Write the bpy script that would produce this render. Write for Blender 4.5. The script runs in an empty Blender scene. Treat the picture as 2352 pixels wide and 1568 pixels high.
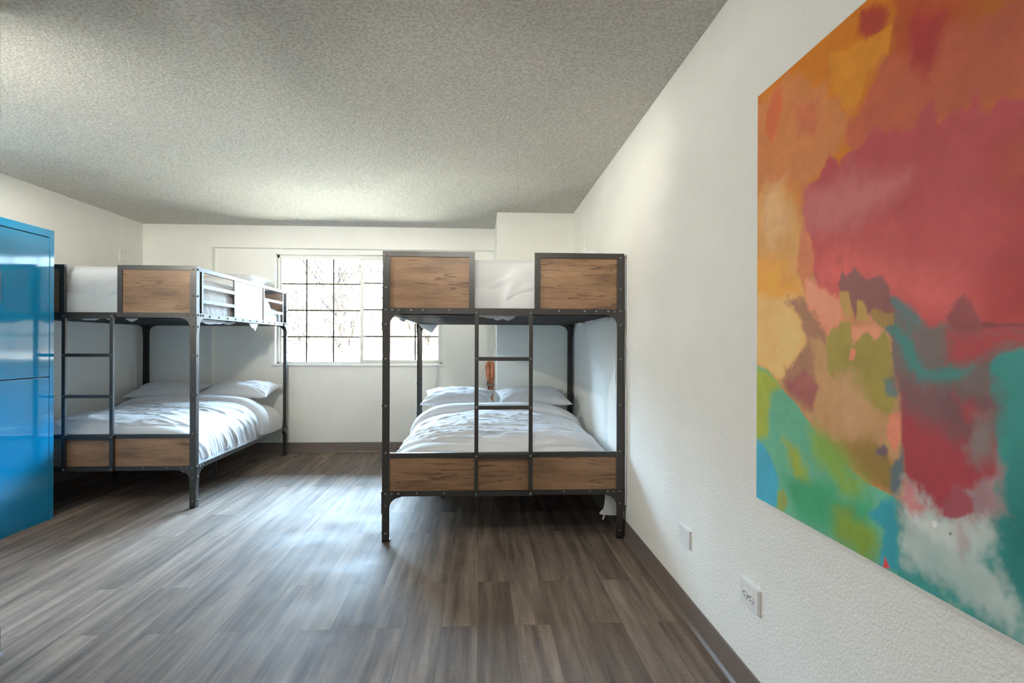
import bpy, bmesh, math, random
import numpy as np
from mathutils import Vector, Matrix, noise as mnoise

PI = math.pi
S = bpy.context.scene
COL = S.collection

# ------------------------------------------------------------------ camera
F_PX = 1341.97
CAM_H = 1.1766
YAW, ROLL = 0.0564, 0.0036
cd = bpy.data.cameras.new('camera')
cd.sensor_fit = 'HORIZONTAL'
cd.sensor_width = 36.0
cd.lens = 36.0 * F_PX / 2352.0
cd.shift_y = 5.68 / 2352.0
cd.clip_start = 0.02
cam = bpy.data.objects.new('camera', cd)
COL.objects.link(cam)
fw = Vector((math.sin(YAW), math.cos(YAW), 0))
rt = Vector((math.cos(YAW), -math.sin(YAW), 0))
up = Vector((0, 0, 1))
r2 = rt * math.cos(ROLL) + up * math.sin(ROLL)
u2 = up * math.cos(ROLL) - rt * math.sin(ROLL)
M = Matrix((r2, u2, -fw)).transposed().to_4x4()
M.translation = (0, 0, CAM_H)
cam.matrix_world = M
S.camera = cam

# ------------------------------------------------------------------ exposure, sky, sun
S.view_settings.view_transform = 'Standard'
S.view_settings.look = 'None'
S.view_settings.gamma = 1.0
S.view_settings.use_curve_mapping = False
S.view_settings.exposure = 0.43
S.cycles.max_bounces = 14
S.cycles.diffuse_bounces = 9
S.cycles.glossy_bounces = 5
S.cycles.transparent_max_bounces = 12
S.cycles.sample_clamp_indirect = 12.0
S.cycles.caustics_reflective = False
S.cycles.caustics_refractive = False

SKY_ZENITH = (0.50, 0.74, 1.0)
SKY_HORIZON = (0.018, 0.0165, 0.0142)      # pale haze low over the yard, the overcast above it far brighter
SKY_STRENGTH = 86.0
SUN_STRENGTH = 1700.0
FILL_LAMP_POWER = 125.0  # this and the next two: powers of the added fill lamps
ENTRY_FILL_POWER = 20.0
FILL_SPOT_POWER = 300.0

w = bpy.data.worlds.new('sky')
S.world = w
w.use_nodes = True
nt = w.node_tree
nt.nodes.clear()
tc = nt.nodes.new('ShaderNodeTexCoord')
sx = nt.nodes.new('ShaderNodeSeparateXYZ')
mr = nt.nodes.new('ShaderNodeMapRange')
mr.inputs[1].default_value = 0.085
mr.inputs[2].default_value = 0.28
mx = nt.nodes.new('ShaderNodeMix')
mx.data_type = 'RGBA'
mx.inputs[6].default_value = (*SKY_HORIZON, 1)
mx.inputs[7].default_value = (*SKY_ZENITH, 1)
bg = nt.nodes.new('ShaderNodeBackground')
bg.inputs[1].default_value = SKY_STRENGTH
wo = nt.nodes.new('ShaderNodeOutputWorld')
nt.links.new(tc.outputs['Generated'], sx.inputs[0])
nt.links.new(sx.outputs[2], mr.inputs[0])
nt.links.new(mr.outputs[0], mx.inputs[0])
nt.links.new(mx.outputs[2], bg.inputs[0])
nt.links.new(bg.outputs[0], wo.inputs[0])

sd = bpy.data.lights.new('sun', 'SUN')
sd.energy = SUN_STRENGTH
sd.color = (1.0, 0.80, 0.58)
sd.angle = 0.009
sun = bpy.data.objects.new('sun', sd)
COL.objects.link(sun)
sun.rotation_euler = (math.radians(56), 0, math.radians(89))   # from the right, along the window wall, onto the yard outside

# ------------------------------------------------------------------ room numbers (metres)
XR, XL = 0.8936, -3.5212
ZC = 2.4223
YW = 6.41            # window wall
YF = 6.33            # furred-out part of the window wall
YP, XP = 5.5235, 0.1672
YREAR = -2.6
XE, YE = -1.796, 2.296     # entry partition corner
WX0, WX1, WZ0, WZ1 = -2.19, -0.404, 0.955, 2.137

pd = bpy.data.lights.new('window_portal', 'AREA')
pd.shape = 'RECTANGLE'
pd.size = WX1 - WX0
pd.size_y = WZ1 - WZ0
pd.cycles.is_portal = True
po = bpy.data.objects.new('window_portal', pd)
COL.objects.link(po)
po.location = ((WX0 + WX1) / 2, YW + 0.13, (WZ0 + WZ1) / 2)
po.rotation_euler = (math.radians(-90), 0, 0)


# ------------------------------------------------------------------ materials
def srgb(r, g, b):
    def f(c):
        c /= 255.0
        return c / 12.92 if c <= 0.04045 else ((c + 0.055) / 1.055) ** 2.4
    return (f(r), f(g), f(b), 1.0)


class NT:
    def __init__(self, name):
        self.m = bpy.data.materials.new(name)
        self.m.use_nodes = True
        self.t = self.m.node_tree
        self.b = self.t.nodes['Principled BSDF']

    def n(self, typ, **kw):
        nd = self.t.nodes.new('ShaderNode' + typ)
        for k, v in kw.items():
            setattr(nd, k, v)
        return nd

    def l(self, a, b):
        self.t.links.new(a, b)

    def coord(self, scale=(1, 1, 1), kind='Object', rot=(0, 0, 0)):
        c = self.n('TexCoord')
        mp = self.n('Mapping')
        mp.inputs['Scale'].default_value = scale
        mp.inputs['Rotation'].default_value = rot
        self.l(c.outputs[kind], mp.inputs[0])
        return mp.outputs[0]

    def noise(self, vec, scale, detail=4, rough=0.55):
        nd = self.n('TexNoise')
        nd.inputs['Scale'].default_value = scale
        nd.inputs['Detail'].default_value = detail
        nd.inputs['Roughness'].default_value = rough
        if vec is not None:
            self.l(vec, nd.inputs['Vector'])
        return nd.outputs[0]

    def ramp(self, fac, stops):
        nd = self.n('ValToRGB')
        el = nd.color_ramp.elements
        while len(el) < len(stops):
            el.new(0.5)
        for e, (p, c) in zip(el, stops):
            e.position = p
            e.color = c
        self.l(fac, nd.inputs[0])
        return nd.outputs[0]

    def mix(self, fac, a, b, mode='MIX'):
        nd = self.n('Mix', data_type='RGBA', blend_type=mode)
        for i, v in ((0, fac), (6, a), (7, b)):
            if hasattr(v, 'links'):
                self.l(v, nd.inputs[i])
            else:
                nd.inputs[i].default_value = v
        return nd.outputs[2]

    def bump(self, h, strength, dist, prev=None):
        nd = self.n('Bump')
        nd.inputs['Strength'].default_value = strength
        nd.inputs['Distance'].default_value = dist
        self.l(h, nd.inputs['Height'])
        if prev is not None:
            self.l(prev, nd.inputs['Normal'])
        return nd.outputs[0]

    def set(self, **kw):
        for k, v in kw.items():
            k = k.replace('_', ' ')
            if hasattr(v, 'links'):
                self.l(v, self.b.inputs[k])
            else:
                self.b.inputs[k].default_value = v
        return self.m


def mat_plain(name, col, rough=0.5, metallic=0.0, spec=0.5, var=0.08, vscale=30, bump=0.0):
    t = NT(name)
    v = t.coord()
    nz = t.noise(v, vscale, 3)
    c2 = tuple(max(0, c * (1 - var)) for c in col[:3]) + (1,)
    c1 = tuple(min(1, c * (1 + var)) for c in col[:3]) + (1,)
    kw = dict(Base_Color=t.ramp(nz, [(0.3, c2), (0.7, c1)]), Roughness=rough, Metallic=metallic)
    if bump:
        kw['Normal'] = t.bump(nz, bump, 0.002)
    m = t.set(**kw)
    t.b.inputs['Specular IOR Level'].default_value = spec
    return m


def mat_wall(name, col, sc=85, st=0.35):
    t = NT(name)
    v = t.coord()
    a = t.noise(v, sc, 3, 0.5)
    b = t.noise(v, 3, 2)
    c2 = tuple(c * 0.96 for c in col[:3]) + (1,)
    base = t.ramp(b, [(0.3, c2), (0.7, col)])
    h = t.ramp(a, [(0.38, (0, 0, 0, 1)), (0.62, (1, 1, 1, 1))])
    return t.set(Base_Color=base, Roughness=0.55, Normal=t.bump(h, st, 0.004))


def mat_ceiling():
    t = NT('popcorn_ceiling')
    v = t.coord()
    a = t.noise(v, 74, 4, 0.62)
    b = t.noise(v, 150, 2, 0.5)
    h = t.ramp(a, [(0.40, (0, 0, 0, 1)), (0.66, (1, 1, 1, 1))])
    n1 = t.bump(h, 0.9, 0.014)
    n2 = t.bump(b, 0.5, 0.005, n1)
    base = t.ramp(a, [(0.37, (0.69, 0.665, 0.61, 1)), (0.50, (0.90, 0.875, 0.82, 1)), (0.62, (0.98, 0.96, 0.91, 1))])
    return t.set(Base_Color=base, Roughness=0.9, Normal=n2)


def mat_floor():
    t = NT('vinyl_plank_floor')
    vec = t.coord(rot=(0, 0, PI / 2))          # planks run away from the camera
    br = t.n('TexBrick')
    br.offset = 0.37
    br.offset_frequency = 2
    br.inputs['Color1'].default_value = (0, 0, 0, 1)
    br.inputs['Color2'].default_value = (1, 1, 1, 1)
    br.inputs['Mortar'].default_value = (0.5, 0.5, 0.5, 1)
    br.inputs['Scale'].default_value = 1.0
    br.inputs['Mortar Size'].default_value = 0.0008
    br.inputs['Mortar Smooth'].default_value = 0.1
    br.inputs['Brick Width'].default_value = 1.22
    br.inputs['Row Height'].default_value = 0.152
    t.l(vec, br.inputs['Vector'])
    off = t.n('VectorMath', operation='MULTIPLY_ADD')
    off.inputs[1].default_value = (7.0, 13.0, 5.0)
    t.l(br.outputs[0], off.inputs[0])
    t.l(vec, off.inputs[2])
    mp = t.n('Mapping')
    mp.inputs['Scale'].default_value = (0.8, 12.0, 1.0)
    t.l(off.outputs[0], mp.inputs[0])
    broad = t.noise(mp.outputs[0], 1.6, 5, 0.6)
    mp2 = t.n('Mapping')
    mp2.inputs['Scale'].default_value = (3.0, 90.0, 1.0)
    t.l(off.outputs[0], mp2.inputs[0])
    fine = t.noise(mp2.outputs[0], 2.0, 4, 0.65)
    mp3 = t.n('Mapping')
    mp3.inputs['Scale'].default_value = (110.0, 14.0, 1.0)
    t.l(vec, mp3.inputs[0])
    saw = t.noise(mp3.outputs[0], 1.0, 2, 0.6)
    c = t.ramp(broad, [(0.30, srgb(82, 68, 59)), (0.50, srgb(119, 104, 93)), (0.72, srgb(150, 137, 124))])
    tint = t.ramp(br.outputs[0], [(0.0, (0.74, 0.70, 0.66, 1)), (0.5, (1.0, 0.96, 0.92, 1)), (1.0, (1.18, 1.16, 1.14, 1))])
    c = t.mix(1.0, c, tint, 'MULTIPLY')
    f = t.ramp(fine, [(0.3, (0.84, 0.83, 0.82, 1)), (0.7, (1.08, 1.08, 1.08, 1))])
    c = t.mix(0.8, c, f, 'MULTIPLY')
    sw = t.ramp(saw, [(0.35, (0.86, 0.86, 0.86, 1)), (0.65, (1.1, 1.1, 1.1, 1))])
    c = t.mix(0.6, c, sw, 'MULTIPLY')
    c = t.mix(br.outputs['Fac'], c, (0.05, 0.04, 0.035, 1))
    sm = t.noise(t.coord(), 2.3, 4, 0.6)
    ro = t.n('MapRange')
    ro.inputs[1].default_value = 0.3
    ro.inputs[2].default_value = 0.7
    ro.inputs[3].default_value = 0.64
    ro.inputs[4].default_value = 0.82
    t.l(sm, ro.inputs[0])
    nb = t.bump(fine, 0.12, 0.002)
    nb = t.bump(saw, 0.10, 0.002, nb)
    m = t.set(Base_Color=c, Roughness=ro.outputs[0], Normal=nb)
    t.b.inputs['Specular IOR Level'].default_value = 0.6
    return m


def mat_wood(name, seed):
    t = NT(name)
    vec = t.coord()
    oi = t.n('ObjectInfo')
    ad = t.n('VectorMath', operation='MULTIPLY_ADD')
    ad.inputs[1].default_value = (9.0, 3.0, 4.0)
    t.l(oi.outputs['Random'], ad.inputs[0])
    t.l(vec, ad.inputs[2])

    def mp(s):
        q = t.n('Mapping')
        q.inputs['Scale'].default_value = s
        q.inputs['Location'].default_value = (seed, seed * 2.3, seed * 0.7)
        t.l(ad.outputs[0], q.inputs[0])
        return q.outputs[0]
    broad = t.noise(mp((2.0, 2.0, 9.0)), 1.4, 5, 0.6)
    fine = t.noise(mp((6.0, 6.0, 150.0)), 1.0, 5, 0.7)
    crack = t.noise(mp((1.0, 1.0, 20.0)), 1.5, 3, 0.5)
    knot = t.noise(mp((9.0, 9.0, 22.0)), 1.2, 2, 0.5)
    c = t.ramp(broad, [(0.25, srgb(108, 82, 62)), (0.5, srgb(147, 114, 86)), (0.75, srgb(170, 136, 104))])
    f = t.ramp(fine, [(0.3, (0.66, 0.63, 0.60, 1)), (0.65, (1.08, 1.06, 1.04, 1))])
    c = t.mix(0.85, c, f, 'MULTIPLY')
    k = t.ramp(crack, [(0.482, (1, 1, 1, 1)), (0.496, (0.22, 0.17, 0.14, 1)), (0.504, (0.22, 0.17, 0.14, 1)), (0.520, (1, 1, 1, 1))])
    gate = t.ramp(t.noise(mp((1.3, 1.3, 5.0)), 1.5, 2), [(0.36, (0, 0, 0, 1)), (0.50, (1, 1, 1, 1))])
    k = t.mix(gate, (1, 1, 1, 1), k)
    c = t.mix(0.8, c, k, 'MULTIPLY')
    kn = t.ramp(knot, [(0.70, (1, 1, 1, 1)), (0.78, (0.40, 0.33, 0.28, 1))])
    c = t.mix(0.8, c, kn, 'MULTIPLY')
    return t.set(Base_Color=c, Roughness=0.42, Normal=t.bump(fine, 0.15, 0.001))


def mat_cloth(name, col=(0.75, 0.755, 0.775, 1)):
    t = NT(name)
    v = t.coord()
    a = t.noise(v, 14, 5, 0.6)
    b = t.noise(v, 600, 2)
    n = t.bump(a, 0.16, 0.012)
    n = t.bump(b, 0.06, 0.001, n)
    c2 = tuple(c * 0.97 for c in col[:3]) + (1,)
    m = t.set(Base_Color=t.ramp(a, [(0.3, c2), (0.7, col)]), Roughness=0.85, Normal=n)
    t.b.inputs['Sheen Weight'].default_value = 0.15
    return m


def mat_metal(name, col, rough):
    t = NT(name)
    v = t.coord()
    a = t.noise(v, 45, 4)
    c2 = tuple(c * 0.8 for c in col[:3]) + (1,)
    m = t.set(Base_Color=t.ramp(a, [(0.35, c2), (0.65, col)]), Roughness=rough, Normal=t.bump(a, 0.05, 0.001))
    t.b.inputs['Specular IOR Level'].default_value = 0.7
    return m


def mat_glass():
    t = NT('window_glass')
    t.t.nodes.remove(t.b)
    tr = t.n('BsdfTransparent')
    tr.inputs[0].default_value = (0.97, 0.98, 0.97, 1)
    gl = t.n('BsdfGlossy')
    gl.inputs['Roughness'].default_value = 0.02
    fr = t.n('Fresnel')
    fr.inputs[0].default_value = 1.45
    ms = t.n('MixShader')
    t.l(fr.outputs[0], ms.inputs[0])
    t.l(tr.outputs[0], ms.inputs[1])
    t.l(gl.outputs[0], ms.inputs[2])
    t.l(ms.outputs[0], t.t.nodes['Material Output'].inputs[0])
    return t.m


def mat_enamel():
    t = NT('blue_enamel')
    v = t.coord()
    a = t.noise(v, 2.0, 2)
    b = t.noise(v, 90, 3)
    n = t.bump(a, 0.04, 0.02)
    n = t.bump(b, 0.02, 0.0006, n)
    m = t.set(Base_Color=t.ramp(a, [(0.3, (0.0005, 0.23, 0.47, 1)), (0.7, (0.001, 0.25, 0.51, 1))]), Roughness=0.08, Normal=n)
    t.b.inputs['Specular IOR Level'].default_value = 0.7
    t.b.inputs['Coat Weight'].default_value = 0.4
    t.b.inputs['Coat Roughness'].default_value = 0.05
    return m


def mat_bark():
    t = NT('tree_bark')
    v = t.coord((1, 1, 0.3))
    a = t.noise(v, 14, 4)
    return t.set(Base_Color=t.ramp(a, [(0.35, (0.0025, 0.002, 0.0017, 1)), (0.65, (0.007, 0.0052, 0.004, 1))]), Roughness=0.9,
                 Normal=t.bump(a, 0.6, 0.02))


WALL = mat_wall('painted_wall', (0.90, 0.90, 0.85, 1), 135, 0.36)
CEIL = mat_ceiling()
FLOOR = mat_floor()
WOOD = mat_wood('rustic_wood_laminate', 3.7)
METAL = mat_metal('dark_bronze_metal', (0.031, 0.027, 0.024, 1), 0.36)
BOLT = mat_metal('bolt_metal', (0.17, 0.155, 0.145, 1), 0.25)
CLOTH = mat_cloth('white_cotton')
SHEET = mat_cloth('white_sheet', (0.76, 0.765, 0.78, 1))
GLASS = mat_glass()
ENAMEL = mat_enamel()
GAP = mat_plain('dark_gap', (0.004, 0.02, 0.05, 1), 0.6)
BASE = mat_plain('rubber_cove_base', srgb(116, 104, 97), 0.45, var=0.06)
VINYL = mat_plain('white_window_vinyl', (0.74, 0.74, 0.69, 1), 0.4, var=0.03)
MUNT = mat_plain('grey_muntin', (0.05, 0.042, 0.033, 1), 0.5)
TRIM = mat_plain('white_trim_paint', (0.82, 0.82, 0.79, 1), 0.45, var=0.03)
PLASTIC = mat_plain('white_plastic', (0.80, 0.80, 0.80, 1), 0.35, var=0.02)
SLOT = mat_plain('dark_slot', (0.03, 0.03, 0.035, 1), 0.6)
CHROME = mat_plain('brushed_chrome', (0.75, 0.75, 0.74, 1), 0.22, 1.0, var=0.04)
BARK = mat_bark()
FENCE = mat_plain('pale_fence_wood', (0.07, 0.063, 0.055, 1), 0.8, var=0.12, vscale=6)
GROUND = mat_plain('dry_grass', (0.62, 0.54, 0.40, 1), 0.95, var=0.2, vscale=8)
REDWOOD = mat_plain('reddish_wood', (0.50, 0.20, 0.11, 1), 0.4, var=0.35, vscale=18)
GREYMETAL = mat_plain('grey_metal', (0.42, 0.44, 0.45, 1), 0.3, 0.9)
OPAL = mat_plain('opal_glass', (0.85, 0.85, 0.82, 1), 0.3, var=0.02)


# ------------------------------------------------------------------ mesh helpers
class MB:
    def __init__(self):
        self.v, self.f = [], []

    def add(self, vs, fs):
        o = len(self.v)
        self.v += [tuple(p) for p in vs]
        self.f += [tuple(i + o for i in q) for q in fs]
        return self

    def box(self, x0, y0, z0, x1, y1, z1):
        x0, x1 = min(x0, x1), max(x0, x1)
        y0, y1 = min(y0, y1), max(y0, y1)
        z0, z1 = min(z0, z1), max(z0, z1)
        vs = [(x0, y0, z0), (x1, y0, z0), (x1, y1, z0), (x0, y1, z0), (x0, y0, z1), (x1, y0, z1), (x1, y1, z1), (x0, y1, z1)]
        return self.add(vs, [(0, 3, 2, 1), (4, 5, 6, 7), (0, 1, 5, 4), (1, 2, 6, 5), (2, 3, 7, 6), (3, 0, 4, 7)])

    def prism(self, pts, axis, a0, a1):
        """extrude a 2D outline along axis x, y or z"""
        def P(p, a):
            return {'x': (a, p[0], p[1]), 'y': (p[0], a, p[1]), 'z': (p[0], p[1], a)}[axis]
        n = len(pts)
        vs = [P(p, a0) for p in pts] + [P(p, a1) for p in pts]
        fs = [tuple(range(n)), tuple(range(2 * n - 1, n - 1, -1))]
        fs += [((i + 1) % n, i, n + i, n + (i + 1) % n) for i in range(n)]
        return self.add(vs, fs)

    def tube(self, pts, rad, n=8):
        pts = [Vector(p) for p in pts]
        if not hasattr(rad, '__len__'):
            rad = [rad] * len(pts)
        rings = []
        up0 = Vector((0.31, 0.17, 0.93)).normalized()
        for i, p in enumerate(pts):
            d = (pts[min(i + 1, len(pts) - 1)] - pts[max(i - 1, 0)]).normalized()
            a = d.cross(up0)
            if a.length < 1e-3:
                a = d.cross(Vector((1, 0, 0)))
            a.normalize()
            b = d.cross(a)
            rings.append([p + (a * math.cos(2 * PI * k / n) + b * math.sin(2 * PI * k / n)) * rad[i] for k in range(n)])
        vs = [q for r in rings for q in r]
        fs = []
        for i in range(len(pts) - 1):
            for k in range(n):
                k2 = (k + 1) % n
                fs.append((i * n + k, i * n + k2, (i + 1) * n + k2, (i + 1) * n + k))
        fs.append(tuple(range(n - 1, -1, -1)))
        fs.append(tuple((len(pts) - 1) * n + k for k in range(n)))
        return self.add(vs, fs)

    def lathe(self, prof, c, axis='z', n=16):
        vs, fs = [], []
        for r, h in prof:
            for k in range(n):
                a = 2 * PI * k / n
                p = (r * math.cos(a), r * math.sin(a), h)
                if axis == 'y':
                    p = (p[0], p[2], -p[1])
                elif axis == 'x':
                    p = (p[2], p[0], p[1])
                vs.append((p[0] + c[0], p[1] + c[1], p[2] + c[2]))
        for i in range(len(prof) - 1):
            for k in range(n):
                k2 = (k + 1) % n
                fs.append((i * n + k, i * n + k2, (i + 1) * n + k2, (i + 1) * n + k))
        fs.append(tuple(range(n - 1, -1, -1)))
        fs.append(tuple((len(prof) - 1) * n + k for k in range(n)))
        return self.add(vs, fs)

    def build(self, name, mat, parent=None, bevel=0.0, smooth=False, fix=True):
        me = bpy.data.meshes.new(name)
        me.from_pydata(self.v, [], self.f)
        if fix or bevel:
            bm = bmesh.new()
            bm.from_mesh(me)
            if fix:
                bmesh.ops.recalc_face_normals(bm, faces=bm.faces)
            if bevel:
                ed = [e for e in bm.edges if len(e.link_faces) == 2 and e.calc_face_angle(0) > 0.6]
                bmesh.ops.bevel(bm, geom=ed, offset=bevel, segments=2, affect='EDGES', profile=0.6, clamp_overlap=True)
            bm.to_mesh(me)
            bm.free()
        if smooth:
            me.polygons.foreach_set('use_smooth', [True] * len(me.polygons))
        me.materials.append(mat)
        o = bpy.data.objects.new(name, me)
        COL.objects.link(o)
        if parent:
            o.parent = parent
        return o


def box(x0, y0, z0, x1, y1, z1):
    return MB().box(x0, y0, z0, x1, y1, z1)


def tag(o, label, cat, group=None, kind=None):
    o['label'] = label
    o['category'] = cat
    if group:
        o['group'] = group
    if kind:
        o['kind'] = kind
    return o


def thing(name, label, cat, loc=(0, 0, 0), rz=0.0, group=None):
    o = bpy.data.objects.new(name, None)
    o.empty_display_size = 0.1
    COL.objects.link(o)
    o.location = loc
    o.rotation_euler = (0, 0, rz)
    return tag(o, label, cat, group)


def struct(o, label=None):
    o['kind'] = 'structure'
    if label:
        o['label'] = label
    return o


def copy_tree(o, parent=None):
    c = o.copy()
    COL.objects.link(c)
    if parent:
        c.parent = parent
    for ch in [q for q in o.children]:
        copy_tree(ch, c)
    return c


# ------------------------------------------------------------------ setting
T = 0.10
struct(box(XL - T, YREAR - T, -0.06, XR + T, YW + 0.2, 0).build('floor', FLOOR), 'grey-brown vinyl plank floor')
struct(box(XL - T, YREAR - T, ZC, XR + T, YW + 0.2, ZC + 0.15).build('ceiling', CEIL), 'popcorn textured ceiling')
struct(box(XR, YREAR - T, 0, XR + T, YW + 0.2, ZC).build('wall_right', WALL), 'long textured wall on the right')
struct(box(XL - T, YREAR - T, 0, XL, YW + 0.2, ZC).build('wall_left', WALL), 'wall on the left behind the blue locker')
struct(box(XL, YREAR - T, 0, XR, YREAR, ZC).build('wall_rear', WALL), 'wall behind the camera')
struct(box(XL, YREAR, 0, XE, YE, ZC).build('wall_entry', WALL), 'partition corner at the left edge')
struct(box(XP, YP, 0, XR, YW, ZC).build('wall_chase', WALL, bevel=0.004), 'boxed-out chase in the right rear corner')
b = MB()
b.box(XL, YW, 0, WX0, YW + 0.2, ZC)
b.box(WX1, YW, 0, XR, YW + 0.2, ZC)
b.box(WX0, YW, 0, WX1, YW + 0.2, WZ0)
b.box(WX0, YW, WZ1, WX1, YW + 0.2, ZC)
b.box(XL, YF, 0, -2.815, YW, ZC)                  # furred-out strip on the left
b.box(-2.815, YF, 2.187, XP, YW, ZC)              # and over the window
struct(b.build('wall_back', WALL, fix=False), 'window wall with a shallow recess')


def cove(name, p0, p1, nrm):
    """rubber cove base with a toe, running p0-p1 on a wall whose inward normal is nrm"""
    prof = [(0.0, 0.0), (0.016, 0.0), (0.014, 0.004), (0.006, 0.014), (0.0045, 0.022), (0.0045, 0.105), (0.003, 0.108), (0.0, 0.108)]
    p0, p1, nrm = Vector(p0), Vector(p1), Vector(nrm)
    n = len(prof)
    vs = [p0 + nrm * a + Vector((0, 0, h)) for a, h in prof] + [p1 + nrm * a + Vector((0, 0, h)) for a, h in prof]
    fs = [tuple(range(n)), tuple(range(2 * n - 1, n - 1, -1))] + [((i + 1) % n, i, n + i, n + (i + 1) % n) for i in range(n)]
    return struct(MB().add(vs, fs).build(name, BASE), 'brown-grey rubber cove base')


cove('baseboard_right', (XR, YREAR, 0), (XR, YP, 0), (-1, 0, 0))
cove('baseboard_back', (-2.815, YW, 0), (XP, YW, 0), (0, -1, 0))
cove('baseboard_back_furring', (XL, YF, 0), (-2.815, YF, 0), (0, -1, 0))
cove('baseboard_left', (XL, YE, 0), (XL, YF, 0), (1, 0, 0))
cove('baseboard_entry', (XE, YREAR, 0), (XE, YE + 0.005, 0), (1, 0, 0))
cove('baseboard_chase', (XP, YP, 0), (XR, YP, 0), (0, -1, 0))
cove('baseboard_chase_side', (XP, YP, 0), (XP, YW, 0), (-1, 0, 0))

# window: vinyl slider, fixed sash left, sliding sash right, colonial grille
win = bpy.data.objects.new('window_1', None)
COL.objects.link(win)
win.location = ((WX0 + WX1) / 2, YW + 0.12, WZ0)
struct(win, 'white vinyl sliding window with a grille')
wx, wy, wz = win.location


def wbox(*a):
    return box(a[0] - wx, a[1] - wy, a[2] - wz, a[3] - wx, a[4] - wy, a[5] - wz)


YG = YW + 0.085
b = MB()
for q in ((WX0, YG - 0.005, WZ0, WX0 + 0.02, YW + 0.17, WZ1), (WX1 - 0.02, YG - 0.005, WZ0, WX1, YW + 0.17, WZ1),
          (WX0, YG - 0.005, WZ0, WX1, YW + 0.17, WZ0 + 0.014), (WX0, YG - 0.005, WZ1 - 0.03, WX1, YW + 0.17, WZ1)):
    b.box(q[0] - wx, q[1] - wy, q[2] - wz, q[3] - wx, q[4] - wy, q[5] - wz)
b.build('window_frame', VINYL, win)


def sash(name, x0, x1, z0, z1, ya, yb, wd, top, bot):
    m = MB()
    for q in ((x0, z0, x0 + wd, z1), (x1 - wd, z0, x1, z1), (x0 + wd, z0, x1 - wd, z0 + bot), (x0 + wd, z1 - top, x1 - wd, z1)):
        m.box(q[0] - wx, ya - wy, q[1] - wz, q[2] - wx, yb - wy, q[3] - wz)
    return m.build(name, VINYL, win)


s1 = sash('sash', WX0 + 0.012, -1.282, WZ0 + 0.008, WZ1 - 0.028, YG + 0.03, YG + 0.06, 0.020, 0.010, 0.010)
s2 = sash('sash', -1.300, WX1 - 0.012, WZ0 + 0.008, WZ1 - 0.028, YG, YG + 0.028, 0.034, 0.026, 0.032)
wbox(WX0 + 0.03, YG + 0.044, WZ0 + 0.016, -1.300, YG + 0.047, WZ1 - 0.036).build('glass_pane', GLASS, s1)
wbox(-1.27, YG + 0.012, WZ0 + 0.035, WX1 - 0.044, YG + 0.015, WZ1 - 0.052).build('glass_pane', GLASS, s2)
g1 = MB()
for x in (-1.89, -1.60):
    g1.box(x - 0.0075 - wx, YG + 0.036 - wy, WZ0 + 0.016 - wz, x + 0.0075 - wx, YG + 0.043 - wy, WZ1 - 0.036 - wz)
for z in (1.247, 1.537, 1.827):
    g1.box(WX0 + 0.03 - wx, YG + 0.036 - wy, z - 0.0075 - wz, -1.300 - wx, YG + 0.043 - wy, z + 0.0075 - wz)
g1.build('grille', MUNT, s1)
g2 = MB()
for x in (-0.985, -0.703):
    g2.box(x - 0.0075 - wx, YG + 0.004 - wy, WZ0 + 0.035 - wz, x + 0.0075 - wx, YG + 0.011 - wy, WZ1 - 0.05 - wz)
for z in (1.253, 1.547, 1.838):
    g2.box(-1.268 - wx, YG + 0.004 - wy, z - 0.0075 - wz, WX1 - 0.044 - wx, YG + 0.011 - wy, z + 0.0075 - wz)
g2.build('grille', MUNT, s2)
wbox(-1.285, YG - 0.012, 1.52, -1.272, YG, 1.60).build('latch', VINYL, s2)
struct(box(WX0 - 0.032, YW - 0.03, WZ0 - 0.026, WX1 + 0.016, YW + 0.08, WZ0).build('trim_1', TRIM, bevel=0.004), 'white window sill ledge')

# ------------------------------------------------------------------ bunk beds
BW, BL, BH = 1.45, 1.99, 1.726
PW = 0.044
ZU0, ZU1 = 1.355, 1.390      # upper rails
ZL0, ZL1 = 0.268, 0.300      # lower rails

bolt_me = None


def bolt(parent, p, nrm):
    """domed bolt head, one mesh shared by every bolt"""
    global bolt_me
    if bolt_me is None:
        m = MB().lathe([(0.0085, 0.0), (0.0082, 0.0020), (0.0060, 0.0050), (0.002, 0.0062)], (0, 0, 0), 'z', 8)
        o = m.build('bolt', BOLT, parent, smooth=True)
        bolt_me = o.data
    else:
        o = bpy.data.objects.new('bolt', bolt_me)
        COL.objects.link(o)
        o.parent = parent
    o.location = p
    o.rotation_euler = Vector((0, 0, 1)).rotation_difference(Vector(nrm)).to_euler()
    return o


def gusset(zr, face, sx, sy):
    """curved corner plate under a rail; face 'f' lies on the end face, 's' on the side face"""
    e, dn, r = 0.112, 0.072, 0.066
    pts = [(0.0, zr + 0.030), (0.0, zr - dn - 0.03), (PW - 0.001, zr - dn - 0.03), (PW - 0.001, zr - dn)]
    cx, cz = PW + r, zr - dn + 0.004
    for k in range(1, 9):
        a = PI - (PI / 2) * k / 9
        pts.append((cx + r * math.cos(a), cz + (zr - 0.004 - cz) * math.sin(a)))
    pts += [(e, zr - 0.002), (e, zr + 0.030)]
    m = MB()
    if face == 'f':
        q = [(p[0] if sx < 0 else BW - p[0], p[1]) for p in pts]
        y0, y1 = (-0.003, 0.0) if sy < 0 else (BL, BL + 0.003)
        m.prism(q, 'y', y0, y1)
    else:
        q = [(p[0] if sy < 0 else BL - p[0], p[1]) for p in pts]
        x0, x1 = (-0.003, 0.0) if sx < 0 else (BW, BW + 0.003)
        m.prism(q, 'x', x0, x1)
    return m


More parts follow.
